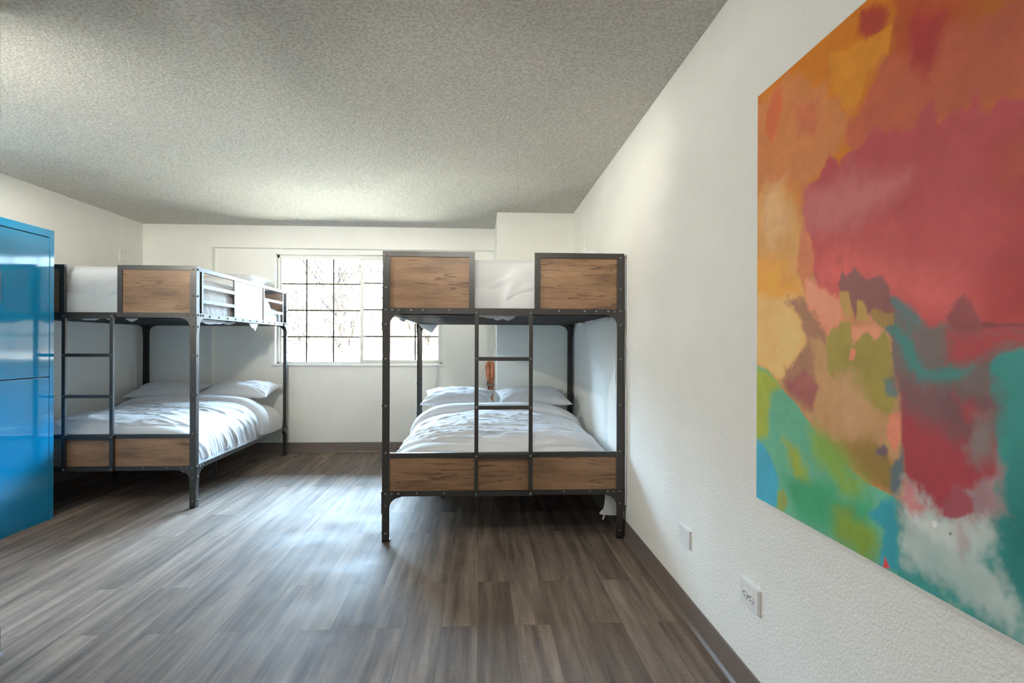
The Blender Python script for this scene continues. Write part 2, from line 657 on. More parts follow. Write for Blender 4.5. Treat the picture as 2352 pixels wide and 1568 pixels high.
def make_bunk(label, loc):
    t = thing('bunk_bed', label, 'bunk bed', loc, 0, 'matching metal and wood bunk beds')
    th = 0.004
    for sx in (-1, 1):
        for sy in (-1, 1):
            X = (lambda a: a) if sx < 0 else (lambda a: BW - a)
            Y = (lambda a: a) if sy < 0 else (lambda a: BL - a)
            m = MB()
            m.prism([(X(0), Y(0)), (X(PW), Y(0)), (X(PW), Y(th)), (X(th), Y(th)), (X(th), Y(PW)), (X(0), Y(PW))], 'z', 0.0, BH)
            p = m.build('post', METAL, t, bevel=0.0008)
            box(X(0.0), Y(0.0), 0.0, X(PW), Y(PW), 0.012).build('foot_pad', METAL, p)
            for zr in (ZU0, ZL0):
                gusset(zr, 'f', sx, sy).build('gusset', METAL, p)
                gusset(zr, 's', sx, sy).build('gusset', METAL, p)
            yf = -0.003 if sy < 0 else BL + 0.003
            xf = -0.003 if sx < 0 else BW + 0.003
            for z in (1.70, 1.51, 1.375, 1.292, 1.085, 0.806, 0.528, 0.286, 0.215, 0.05):
                onp = z in (1.375, 1.292, 0.286, 0.215)
                bolt(p, (X(0.022), yf if onp else yf - sy * 0.003, z), (0, sy, 0))
                bolt(p, (xf if onp else xf - sx * 0.003, Y(0.022), z), (sx, 0, 0))
            for z in (1.375, 0.286):
                for d in (0.060, 0.098):
                    bolt(p, (X(d), yf, z), (0, sy, 0))
                    bolt(p, (xf, Y(d), z), (sx, 0, 0))
    # end rails
    for sy in (-1, 1):
        Y = (lambda a: a) if sy < 0 else (lambda a: BL - a)
        for z0, z1 in ((ZU0, ZU1), (ZL0, ZL1)):
            r = MB().prism([(Y(0.0045), z0), (Y(0.0085), z0), (Y(0.0085), z1 - 0.004), (Y(0.034), z1 - 0.004), (Y(0.034), z1), (Y(0.0045), z1)], 'x', 0.005, BW - 0.005).build('end_rail', METAL, t)
            xs = (0.17, 0.24, 0.395, 1.055, 1.21, 1.28) if z0 == ZU0 else (0.205, 0.365, 1.085, 1.245)
            for x in xs:
                bolt(r, (x, Y(0.0045), (z0 + z1) / 2 + 0.003), (0, sy, 0))
    # side rails carrying the slats
    for sx in (-1, 1):
        X = (lambda a: a) if sx < 0 else (lambda a: BW - a)
        for z0, z1 in ((ZU0, ZU1), (ZL0, ZL1)):
            r = MB().prism([(X(0.0045), z0), (X(0.034), z0), (X(0.034), z0 + 0.004), (X(0.0085), z0 + 0.004), (X(0.0085), z1), (X(0.0045), z1)], 'y', 0.005, BL - 0.005).build('side_rail', METAL, t)
            if z0 == ZU0:
                for k in range(11):
                    bolt(r, (X(0.0045), 0.222 + 0.1546 * k, (z0 + z1) / 2), (sx, 0, 0))
    # slats
    for z in (ZU0 - 0.002, ZL0 - 0.002):
        for k in range(11):
            y = 0.222 + 0.1546 * k
            box(0.0345, y - 0.015, z, BW - 0.0345, y + 0.015, z + 0.0165).build('slat', METAL, t)
    # legs under the middle
    for x in (0.30, 1.15):
        m = MB().box(x - 0.014, 0.97, 0.0, x + 0.014, 0.998, 0.272)
        m.build('support_leg', METAL, t)
    box(0.0345, 0.966, 0.254, BW - 0.0345, 1.002, 0.272).build('cross_bar', METAL, t)
    # low foot board
    box(0.040, 0.007, ZL1, BW - 0.040, 0.019, 0.497).build('foot_board', WOOD, t)
    box(0.0445, 0.0015, 0.497, BW - 0.0445, 0.026, 0.526).build('foot_bar', METAL, t, bevel=0.002)
    # upper end panels either side of the ladder
    for x0, x1, ix in ((0.0445, 0.545, 0.511), (0.905, BW - 0.0445, 0.905)):
        m = MB().box(x0, 0.001, 1.694, x1, 0.026, BH).box(ix, 0.001, ZU1 + 0.0005, ix + 0.034, 0.026, 1.694)
        fr = m.build('panel_frame', METAL, t)
        wx0, wx1 = (0.040, 0.511) if x0 < 0.4 else (0.939, BW - 0.040)
        box(wx0, 0.009, ZU1, wx1, 0.021, 1.694).build('wood_panel', WOOD, fr)
    # full head panel at the far end
    box(0.0445, BL - 0.026, 1.694, BW - 0.0445, BL - 0.001, BH).build('head_bar', METAL, t)
    box(0.040, BL - 0.021, ZU1, BW - 0.040, BL - 0.009, 1.694).build('head_panel', WOOD, t)
    # side guards
    for sx in (-1, 1):
        X = (lambda a: a) if sx < 0 else (lambda a: BW - a)
        m = MB().box(X(0.001), PW + 0.0005, 1.691, X(0.024), BL - PW - 0.0005, 1.720)
        for y0, y1 in ((0.086, 0.112), (0.655, 0.684), (1.304, 1.333), (1.838, 1.864)):
            m.prism([(X(0.002), y0), (X(0.006), y0), (X(0.006), y1 - 0.004), (X(0.026), y1 - 0.004), (X(0.026), y1), (X(0.002), y1)], 'z', ZU1 + 0.0005, 1.691)
        g = m.build('guard_rail', METAL, t)
        box(X(0.007), 0.685, ZU1, X(0.017), 1.303, 1.691).build('guard_panel', WOOD, g)
        for y0, y1 in ((0.112, 0.655), (1.333, 1.838)):
            for z in (1.466, 1.575):
                box(X(0.003), y0 - 0.002, z, X(0.012), y1 + 0.002, z + 0.027).build('guard_slat', METAL, g)
    # ladder bolted to the front
    ld = MB().box(0.546, -0.024, 1.345, 0.893, -0.0055, 1.372).build('ladder', METAL, t, bevel=0.001)
    for x in (0.546, 0.8695):
        r = MB().box(x, -0.026, 0.268, x + 0.0235, -0.0055, 1.374).build('ladder_rail', METAL, ld, bevel=0.0015)
        for z in (1.360, 1.088, 0.798, 0.508, 0.283):
            bolt(r, (x + 0.0118, -0.026, z), (0, -1, 0))
    for z in (1.088, 0.798, 0.511, 0.283):
        box(0.5697, -0.023, z - 0.0125, 0.8693, -0.008, z + 0.0105).build('rung', METAL, ld, bevel=0.001)
    return t


BED_R = (0.8785 - BW, 3.4983, 0)
BED_L = (-2.012 - BW, 4.284, 0)
bunk = make_bunk('black metal and rustic wood bunk bed standing against the right wall beside the chase', BED_R)
bunk2 = copy_tree(bunk)
bunk2.location = BED_L
bunk2['label'] = 'black metal and rustic wood bunk bed standing behind the blue locker by the left wall'


# ------------------------------------------------------------------ bedding
def vnoise(x, y, z):
    return mnoise.noise(Vector((x, y, z)))


def fbm(x, y, z, o=4):
    s, a = 0.0, 1.0
    for _ in range(o):
        s += a * vnoise(x, y, z)
        x, y, z, a = x * 2.03 + 7.1, y * 2.03 + 3.3, z * 2.03 + 1.7, a * 0.5
    return s


def ridge(x, y, z):
    return 1.0 - min(1.0, abs(vnoise(x, y, z)) * 2.4)


def super_arc(a, b, n, cnt, quarter=False):
    """points spread evenly along a superellipse arc of half axes a (across) and b (up)"""
    N = 1200
    pts = []
    for i in range(N + 1):
        th = (PI / 2 if quarter else PI) * i / N
        c, s = -math.cos(th), math.sin(th)
        pts.append((math.copysign(abs(c) ** (2 / n), c), max(0.0, s) ** (2 / n)))
    L = [0.0]
    for p, q in zip(pts, pts[1:]):
        L.append(L[-1] + math.hypot((q[0] - p[0]) * a, (q[1] - p[1]) * b))
    out, j = [], 0
    for k in range(cnt + 1):
        d = L[-1] * k / cnt
        while j < N - 1 and L[j + 1] < d:
            j += 1
        f = (d - L[j]) / max(1e-9, L[j + 1] - L[j])
        out.append((pts[j][0] + (pts[j + 1][0] - pts[j][0]) * f, pts[j][1] + (pts[j + 1][1] - pts[j][1]) * f))
    return out


def grid_mesh(P, nu, nv, disp, close=True):
    """P: dict grid of Vectors (nu+1)x(nv+1); push each along its normal by disp(p, n)"""
    Q = [[None] * (nv + 1) for _ in range(nu + 1)]
    for i in range(nu + 1):
        for j in range(nv + 1):
            a = P[min(i + 1, nu)][j] - P[max(i - 1, 0)][j]
            b = P[i][min(j + 1, nv)] - P[i][max(j - 1, 0)]
            n = a.cross(b)
            n = n.normalized() if n.length > 1e-12 else Vector((0, 0, 1))
            Q[i][j] = P[i][j] + n * disp(P[i][j], n)
    vs = [Q[i][j] for i in range(nu + 1) for j in range(nv + 1)]
    fs = [(i * (nv + 1) + j, (i + 1) * (nv + 1) + j, (i + 1) * (nv + 1) + j + 1, i * (nv + 1) + j + 1) for i in range(nu) for j in range(nv)]
    return vs, fs


def wrinkle(seed, amp_top, amp_side, slant=0.5):
    def f(p, n):
        x, y, z = p
        up_ = max(0.0, n.z)
        soft = 0.010 * fbm(x * 2.2 + seed, y * 2.2, z * 2.2, 3)
        w1 = vnoise(x * 1.0 + seed * 1.7, y * 2.2, 0.3) * 0.35
        top = ridge(x * 2.0 + seed + w1, (y + x * 0.25) * 7.5 + w1 * 3, seed) ** 3 * 0.9 + ridge(x * 4.0 - seed, (y - x * 0.35) * 13 + w1 * 4, 2.0) ** 4 * 0.5
        d = abs(n.x) > abs(n.y)
        c = (y if d else x)
        warp = vnoise(c * 1.5 + seed, z * 2.0, 5.0) * 0.12
        side = ridge((c + z * slant + warp) * 9.0 + seed, z * 1.6, seed * 0.5) ** 2.5 * 1.0 + ridge((c + z * slant * 1.4 + warp) * 19.0 - seed, z * 2.2, 9.0) ** 3 * 0.45
        if not d:        # end faces hang in a few broad soft folds
            side = 1.5 * fbm(x * 2.6 + seed, (z - x * 0.45) * 7.0, seed, 3) + 1.2 * ridge(x * 1.3 + seed, (z - x * 0.5 + warp) * 6.0, 3.0) ** 3
        m = vnoise(x * 1.6 + seed * 2, y * 1.6, 4.0) * 0.5 + 0.6
        t = up_ ** 1.5
        return soft * (0.3 + 0.7 * t) + (t * amp_top * (top - 0.2) + (1 - t) * amp_side * (side - 0.45)) * max(0.12, m)
    return f


def duvet_mesh(cx, hw, y0, y1, zb, zt, n=4.0, fr=0.36, nu=150, nv=150, seed=1.0, at=0.010, as_=0.014, slant=0.5, bumps=(), nfr=3.2, backclose=False):
    A = super_arc(hw, zt - zb, n, nu)
    Fq = super_arc(fr, zt - zb, nfr, nv // 3, True)
    rows = [(y0 + fr * (1 + q[0]), q[1]) for q in Fq]
    last = y0 + fr
    rest = nv - nv // 3
    end = y1 - (fr if backclose else 0)
    for k in range(1, rest + 1):
        rows.append((last + (end - last) * k / rest, 1.0))
    if backclose:
        rows += [(y1 - fr * (1 + q[0]), q[1]) for q in reversed(Fq[:-1])]
    m = len(rows) - 1
    P = [[None] * (m + 1) for _ in range(nu + 1)]
    for i, (ax, az) in enumerate(A):
        for j, (y, fy) in enumerate(rows):
            x = cx + hw * ax
            z = zb + (zt - zb) * az * fy
            for bx, by, rx, ry, h in bumps:
                g = math.exp(-((x - bx) / rx) ** 2 - ((y - by) / ry) ** 2)
                z += h * g * min(1.0, az * fy * 1.3)
            P[i][j] = Vector((x, y, z))
    return grid_mesh(P, nu, m, wrinkle(seed, at, as_, slant))


def pillow_mesh(w, d, h, seed, nu=48, nv=40, sag=0.0):
    top, bot = [], []
    for side in (1, -1):
        P = [[None] * (nv + 1) for _ in range(nu + 1)]
        for i in range(nu + 1):
            for j in range(nv + 1):
                u = -math.cos(PI * i / nu)
                v = -math.cos(PI * j / nv)
                k = (1 - u * u) * (1 - v * v)
                th = max(0.0, k) ** 0.42
                px = u * (1 - 0.07 * (1 - v * v) * abs(u) ** 3) * (1 - 0.05 * (1 - abs(v)) * abs(u) ** 6)
                py = v * (1 - 0.09 * (1 - u * u) * abs(v) ** 3)
                cr = 0.010 * fbm(u * 3 + seed, v * 3, side * 2.0, 3) * min(1, k * 6)
                edge = 0.012 * ridge(math.atan2(v, u) * 4.0 + seed, 0.0, seed) * min(1, k * 14) * max(0, 1 - k * 1.4)
                P[i][j] = Vector((px * w / 2, py * d / 2, side * (th * h / 2 * (1.0 if side > 0 else 0.72) + cr - edge) + sag * (u * u) * -0.02))
        (top if side > 0 else bot).append(P)
    vs, fs = [], []
    for P, flip in ((top[0], False), (bot[0], True)):
        o = len(vs)
        vs += [P[i][j] for i in range(nu + 1) for j in range(nv + 1)]
        for i in range(nu):
            for j in range(nv):
                q = (o + i * (nv + 1) + j, o + (i + 1) * (nv + 1) + j, o + (i + 1) * (nv + 1) + j + 1, o + i * (nv + 1) + j + 1)
                fs.append(q[::-1] if flip else q)
    return vs, fs


def weld(o, d=0.0004):
    bm = bmesh.new()
    bm.from_mesh(o.data)
    bmesh.ops.remove_doubles(bm, verts=bm.verts, dist=d)
    bmesh.ops.recalc_face_normals(bm, faces=bm.faces)
    bm.to_mesh(o.data)
    bm.free()
    o.data.polygons.foreach_set('use_smooth', [True] * len(o.data.polygons))


def base_thing(name, vs, fs, mat, bed, label, cat, group=None):
    """top-level mesh whose origin sits at the bed's corner"""
    o = MB().add(vs, fs).build(name, mat, None, smooth=True)
    o.location = bed
    return tag(o, label, cat, group)


def cloth_flap(pts, drop, seed, th=0.004):
    """a thin hanging lobe of sheet: pts run along its top edge, drop its depth"""
    n, m = 14, 7
    P0, P1 = Vector(pts[0]), Vector(pts[1])
    side = (P1 - P0).cross(Vector((0, 0, 1))).normalized()
    vs, fs = [], []
    for s in (0, 1):
        for i in range(n + 1):
            u = i / n
            prof = math.sin(PI * u) ** 0.7 * (0.75 + 0.35 * vnoise(u * 3 + seed, 0, 0))
            for j in range(m + 1):
                v = j / m
                p = P0.lerp(P1, u) + Vector((0, 0, -drop * prof * v))
                p += side * (0.010 * math.sin(v * 3 + u * 5 + seed) * v + (th if s else 0))
                vs.append(p)
    k = (n + 1) * (m + 1)
    for i in range(n):
        for j in range(m):
            q = (i * (m + 1) + j, (i + 1) * (m + 1) + j, (i + 1) * (m + 1) + j + 1, i * (m + 1) + j + 1)
            fs.append(q)
            fs.append(tuple(k + a for a in reversed(q)))
    for i in range(n):
        a, b_ = i * (m + 1) + m, (i + 1) * (m + 1) + m
        fs.append((a, b_, k + b_, k + a))
        a, b_ = i * (m + 1), (i + 1) * (m + 1)
        fs.append((b_, a, k + a, k + b_))
    return MB().add(vs, fs)


def fold_band(cx, hw, yc, hwid, zb, zt, seed, nu=130, nv=30, th=0.046):
    """turned-back end of a duvet, a soft band lying across it"""
    A = super_arc(hw, zt - zb, 3.6, nu)
    P = [[None] * (nv + 1) for _ in range(nu + 1)]
    for i, (ax, az) in enumerate(A):
        for j in range(nv + 1):
            v = -1 + 2 * j / nv
            q = max(0.0, 1 - abs(v) ** 2.6) ** 0.5
            lift = -0.020 + (th + 0.020) * q
            nx, nz = math.copysign(abs(ax) ** 2.6, ax), az ** 2.6
            ln = math.hypot(nx, nz) or 1
            wob = 0.014 * vnoise(ax * 2.2 + seed, az * 2.0, 1.0)
            P[i][j] = Vector((cx + hw * ax + lift * nx / ln * 0.6, yc + hwid * v * (1 + 0.15 * vnoise(ax * 3 + seed, az * 3, 2)) + wob, zb + (zt - zb) * az + lift * nz / ln))
    return grid_mesh(P, nu, nv, wrinkle(seed, 0.003, 0.004, 0.2))


GP = 'white pillows at the heads of the lower bunks'
beds = ((BED_R, 'right bunk', 2.0), (BED_L, 'left bunk', 11.0))
for bed, nm, sd_ in beds:
    right = nm == 'right bunk'
    where = 'bunk against the right wall' if right else 'bunk behind the blue locker'
    where2 = 'right-hand bunk' if right else 'left-hand bunk'
    # lower mattress
    vs, fs = duvet_mesh(0.725, 0.690, 0.045, 1.935, 0.288, 0.566, 4.6, 0.26, 70, 90, sd_ + 5, 0.002, 0.003, 0.2, nfr=5.0, backclose=True)
    mt = base_thing('mattress', vs, fs, SHEET, bed, 'white sheeted mattress, lower level, ' + where, 'mattress', 'mattresses')
    if right:
        fl = MB().prism([(1.352, 0.262), (1.345, 0.19), (1.338, 0.165), (1.315, 0.143), (1.318, 0.131), (1.345, 0.128), (1.405, 0.124), (1.438, 0.123), (1.438, 0.262)], 'y', 0.058, 0.063)
        fl.prism([(1.343, 0.130), (1.351, 0.130), (1.340, 0.098), (1.332, 0.101)], 'y', 0.0585, 0.0625)
        fl.build('sheet_corner', SHEET, mt)
    else:
        cloth_flap(((1.33, 0.040, 0.264), (1.42, 0.040, 0.264)), 0.030, 5.0).build('sheet_corner', SHEET, mt, smooth=True)
        cloth_flap(((0.10, 0.50, 0.264), (0.30, 0.50, 0.264)), 0.020, 8.0).build('sheet_corner', SHEET, mt, smooth=True)
    # lower duvet with its folded-back end
    vs, fs = duvet_mesh(0.725, 0.697, 0.046, 1.44, 0.318, 0.612, 3.4, 0.42, 190, 190, sd_, 0.021, 0.028, 0.55, nfr=3.0,
                        bumps=((0.725, 1.5, 0.9, 0.7, 0.022),))
    dv = base_thing('duvet', vs, fs, CLOTH, bed, 'rumpled white duvet with turned-back end, lower level, ' + where, 'duvet', 'lower duvets')
    vs, fs = fold_band(0.725, 0.700, 1.425, 0.105, 0.318, 0.634, sd_ + 3)
    MB().add(vs, fs).build('folded_end', CLOTH, dv, smooth=True)
    # pillows
    spots = ((0.392, 1.750, 0.695, 0.64, 0.42, 0.165, 0.20, -0.04), (1.052, 1.750, 0.695, 0.65, 0.42, 0.180, 0.20, 0.05))
    if not right:
        spots = ((0.362, 1.755, 0.693, 0.66, 0.42, 0.165, 0.20, 0.03), (1.066, 1.740, 0.695, 0.70, 0.43, 0.190, 0.20, -0.06))
    for k, (px, py, pz, pw, pd_, ph, tilt, rz) in enumerate(spots):
        vs, fs = pillow_mesh(pw, pd_, ph, sd_ + k * 3.1)
        o = MB().add(vs, fs).build('pillow', CLOTH, None, smooth=True)
        weld(o)
        o.location = (bed[0] + px, bed[1] + py, bed[2] + pz)
        o.rotation_euler = (tilt, 0, rz)
        sd2 = ('left pillow of a pair' if k == 0 else 'right pillow of a pair')
        tag(o, 'plump white %s, lower level, %s' % (sd2, where2), 'pillow', GP)
    # upper mattress
    vs, fs = duvet_mesh(0.725, 0.685, 0.045, 1.935, 1.374, 1.560, 5.0, 0.2, 60, 80, sd_ + 8, 0.002, 0.003, 0.2, nfr=5.0, backclose=True)
    mu = base_thing('mattress', vs, fs, SHEET, bed, 'white sheeted mattress, upper level, ' + where, 'mattress', 'mattresses')
    if right:
        flaps = (((0.56, 0.10, 1.352), (0.72, 0.10, 1.352), 0.022), ((0.63, 0.16, 1.352), (0.74, 0.16, 1.352), 0.034), ((0.70, 0.17, 1.352), (0.80, 0.17, 1.352), 0.036),
                 ((0.05, 0.40, 1.350), (0.05, 0.62, 1.350), 0.03), ((0.03, 1.80, 1.352), (0.20, 1.90, 1.352), 0.085),
                 ((1.40, 0.30, 1.353), (1.40, 0.62, 1.353), 0.030), ((1.40, 0.75, 1.353), (1.40, 1.05, 1.353), 0.030), ((1.40, 1.2, 1.353), (1.40, 1.5, 1.353), 0.028))
    else:
        flaps = (((0.60, 0.09, 1.352), (0.74, 0.09, 1.352), 0.022), ((0.76, 0.10, 1.352), (0.84, 0.10, 1.352), 0.018), ((0.90, 0.10, 1.352), (0.98, 0.12, 1.352), 0.028),
                 ((1.26, 0.30, 1.352), (1.38, 0.32, 1.352), 0.034), ((1.30, 0.75, 1.352), (1.40, 0.80, 1.352), 0.03), ((1.405, 0.10, 1.352), (1.405, 0.60, 1.352), 0.040),
                 ((1.432, 1.00, 1.353), (1.432, 1.22, 1.353), 0.085))
    for k, (p, q, dr) in enumerate(flaps):
        cloth_flap((p, q), dr, k * 1.9 + sd_).build('sheet_corner', SHEET, mu, smooth=True)
    # upper duvet, higher and fuller
    zt = 1.700 if right else 1.722
    bumps = ((1.32, 0.20, 0.13, 0.20, 0.115),) if right else ((0.7, 0.25, 0.4, 0.4, 0.012),)
    vs, fs = duvet_mesh(0.725, 0.688, 0.050, 1.62, 1.394, zt, 4.2, 0.22, 170, 190, sd_ + 20, 0.012, 0.016, 0.75, nfr=5.0, bumps=bumps, backclose=True)
    dv = base_thing('duvet', vs, fs, CLOTH, bed, 'thick white duvet, upper level, ' + where, 'duvet', 'upper duvets')
    if not right:
        vs, fs = pillow_mesh(0.70, 0.46, 0.19, 31.0)
        o = MB().add(vs, fs).build('pillow', CLOTH, None, smooth=True)
        weld(o)
        o.location = (bed[0] + 0.98, bed[1] + 1.62, 1.755)
        o.rotation_euler = (0.25, 0, -0.05)
        tag(o, 'white pillow showing above the guard rail on the upper level of the left bunk', 'pillow', 'pillows of the upper bunks')

# bedspread edge caught between the right bunk and the wall
m = MB()
n1, n2 = 40, 10
vs, fs = [], []
for s in (0, 1):
    for i in range(n1 + 1):
        z = 0.175 + (1.70 - 0.175) * i / n1
        for j in range(n2 + 1):
            u = j / n2
            y = (-0.022 if z < 0.9 else 0.004) + u * (0.24 + 0.03 * vnoise(z * 3, 1, 0))
            x = 1.4566 + 0.0026 * vnoise(z * 6, u * 3, 2) + 0.0018 * math.sin(u * 9 + z * 2) + (0.0025 if s else 0)
            zz = z + (0.03 * (1 - u) * (1 - u) if i == 0 else 0)
            vs.append((x, y, zz))
k = (n1 + 1) * (n2 + 1)
for i in range(n1):
    for j in range(n2):
        q = (i * (n2 + 1) + j, (i + 1) * (n2 + 1) + j, (i + 1) * (n2 + 1) + j + 1, i * (n2 + 1) + j + 1)
        fs += [q, tuple(k + a for a in reversed(q))]
for i in range(n1):
    for j in (0, n2):
        a, b_ = i * (n2 + 1) + j, (i + 1) * (n2 + 1) + j
        fs.append((a, b_, k + b_, k + a))
o = MB().add(vs, fs).build('hanging_sheet', SHEET, None, smooth=True)
o.location = BED_R
tag(o, 'strip of white sheet hanging in the gap between the right bunk and the wall', 'sheet')

# ------------------------------------------------------------------ blue locker
LX, LY, LH = -2.838, 4.0741, 1.920
LY0 = 3.106
lk = thing('locker', 'tall glossy blue metal locker at the left edge, in front of the left bunk', 'locker', (LX, LY, 0))
D = 0.62
DW = 0.440
b = MB()
b.box(-D, LY0 - LY, 0.0, -0.022, 0, LH)                        # carcass
b.box(-0.022, -0.0385, 0.0, 0.0, 0, LH)                        # right stile
b.box(-0.022, LY0 - LY, 0.0, 0.0, LY0 - LY + 0.0385, LH)       # left stile
b.box(-0.022, LY0 - LY + 0.0385, 1.872, 0.0, -0.0385, LH)      # head
b.box(-0.022, LY0 - LY + 0.0385, 0.0, -0.008, -0.0385, 0.020)  # recessed toe
lk_body = b.build('body', ENAMEL, lk, bevel=0.0015)
box(-0.0219, LY0 - LY + 0.039, 0.0202, -0.018, -0.039, 1.8715).build('door_recess', GAP, lk)
for c in range(2):
    y1 = -0.0425 - c * (DW + 0.004)
    y0 = y1 - DW
    for z0, z1 in ((0.024, 0.944), (0.951, 1.866)):
        dr = box(-0.0175, y0, z0, -0.001, y1, z1).build('door', ENAMEL, lk, bevel=0.002)
        hy = y0 + (0.012 if z0 > 0.5 else 0.006) if c == 0 else y1 - 0.022
        hz = (1.412, 1.598) if z0 > 0.5 else (0.50, 0.68)
        h = MB().box(0.012, hy - 0.006, hz[0], 0.020, hy + 0.006, hz[1]).box(-0.001, hy - 0.005, hz[0] + 0.01, 0.013, hy + 0.005, hz[0] + 0.025).box(-0.001, hy - 0.005, hz[1] - 0.025, 0.013, hy + 0.005, hz[1] - 0.01)
        h.build('handle', CHROME, dr, bevel=0.001)['label'] = 'pale metal bar handle'

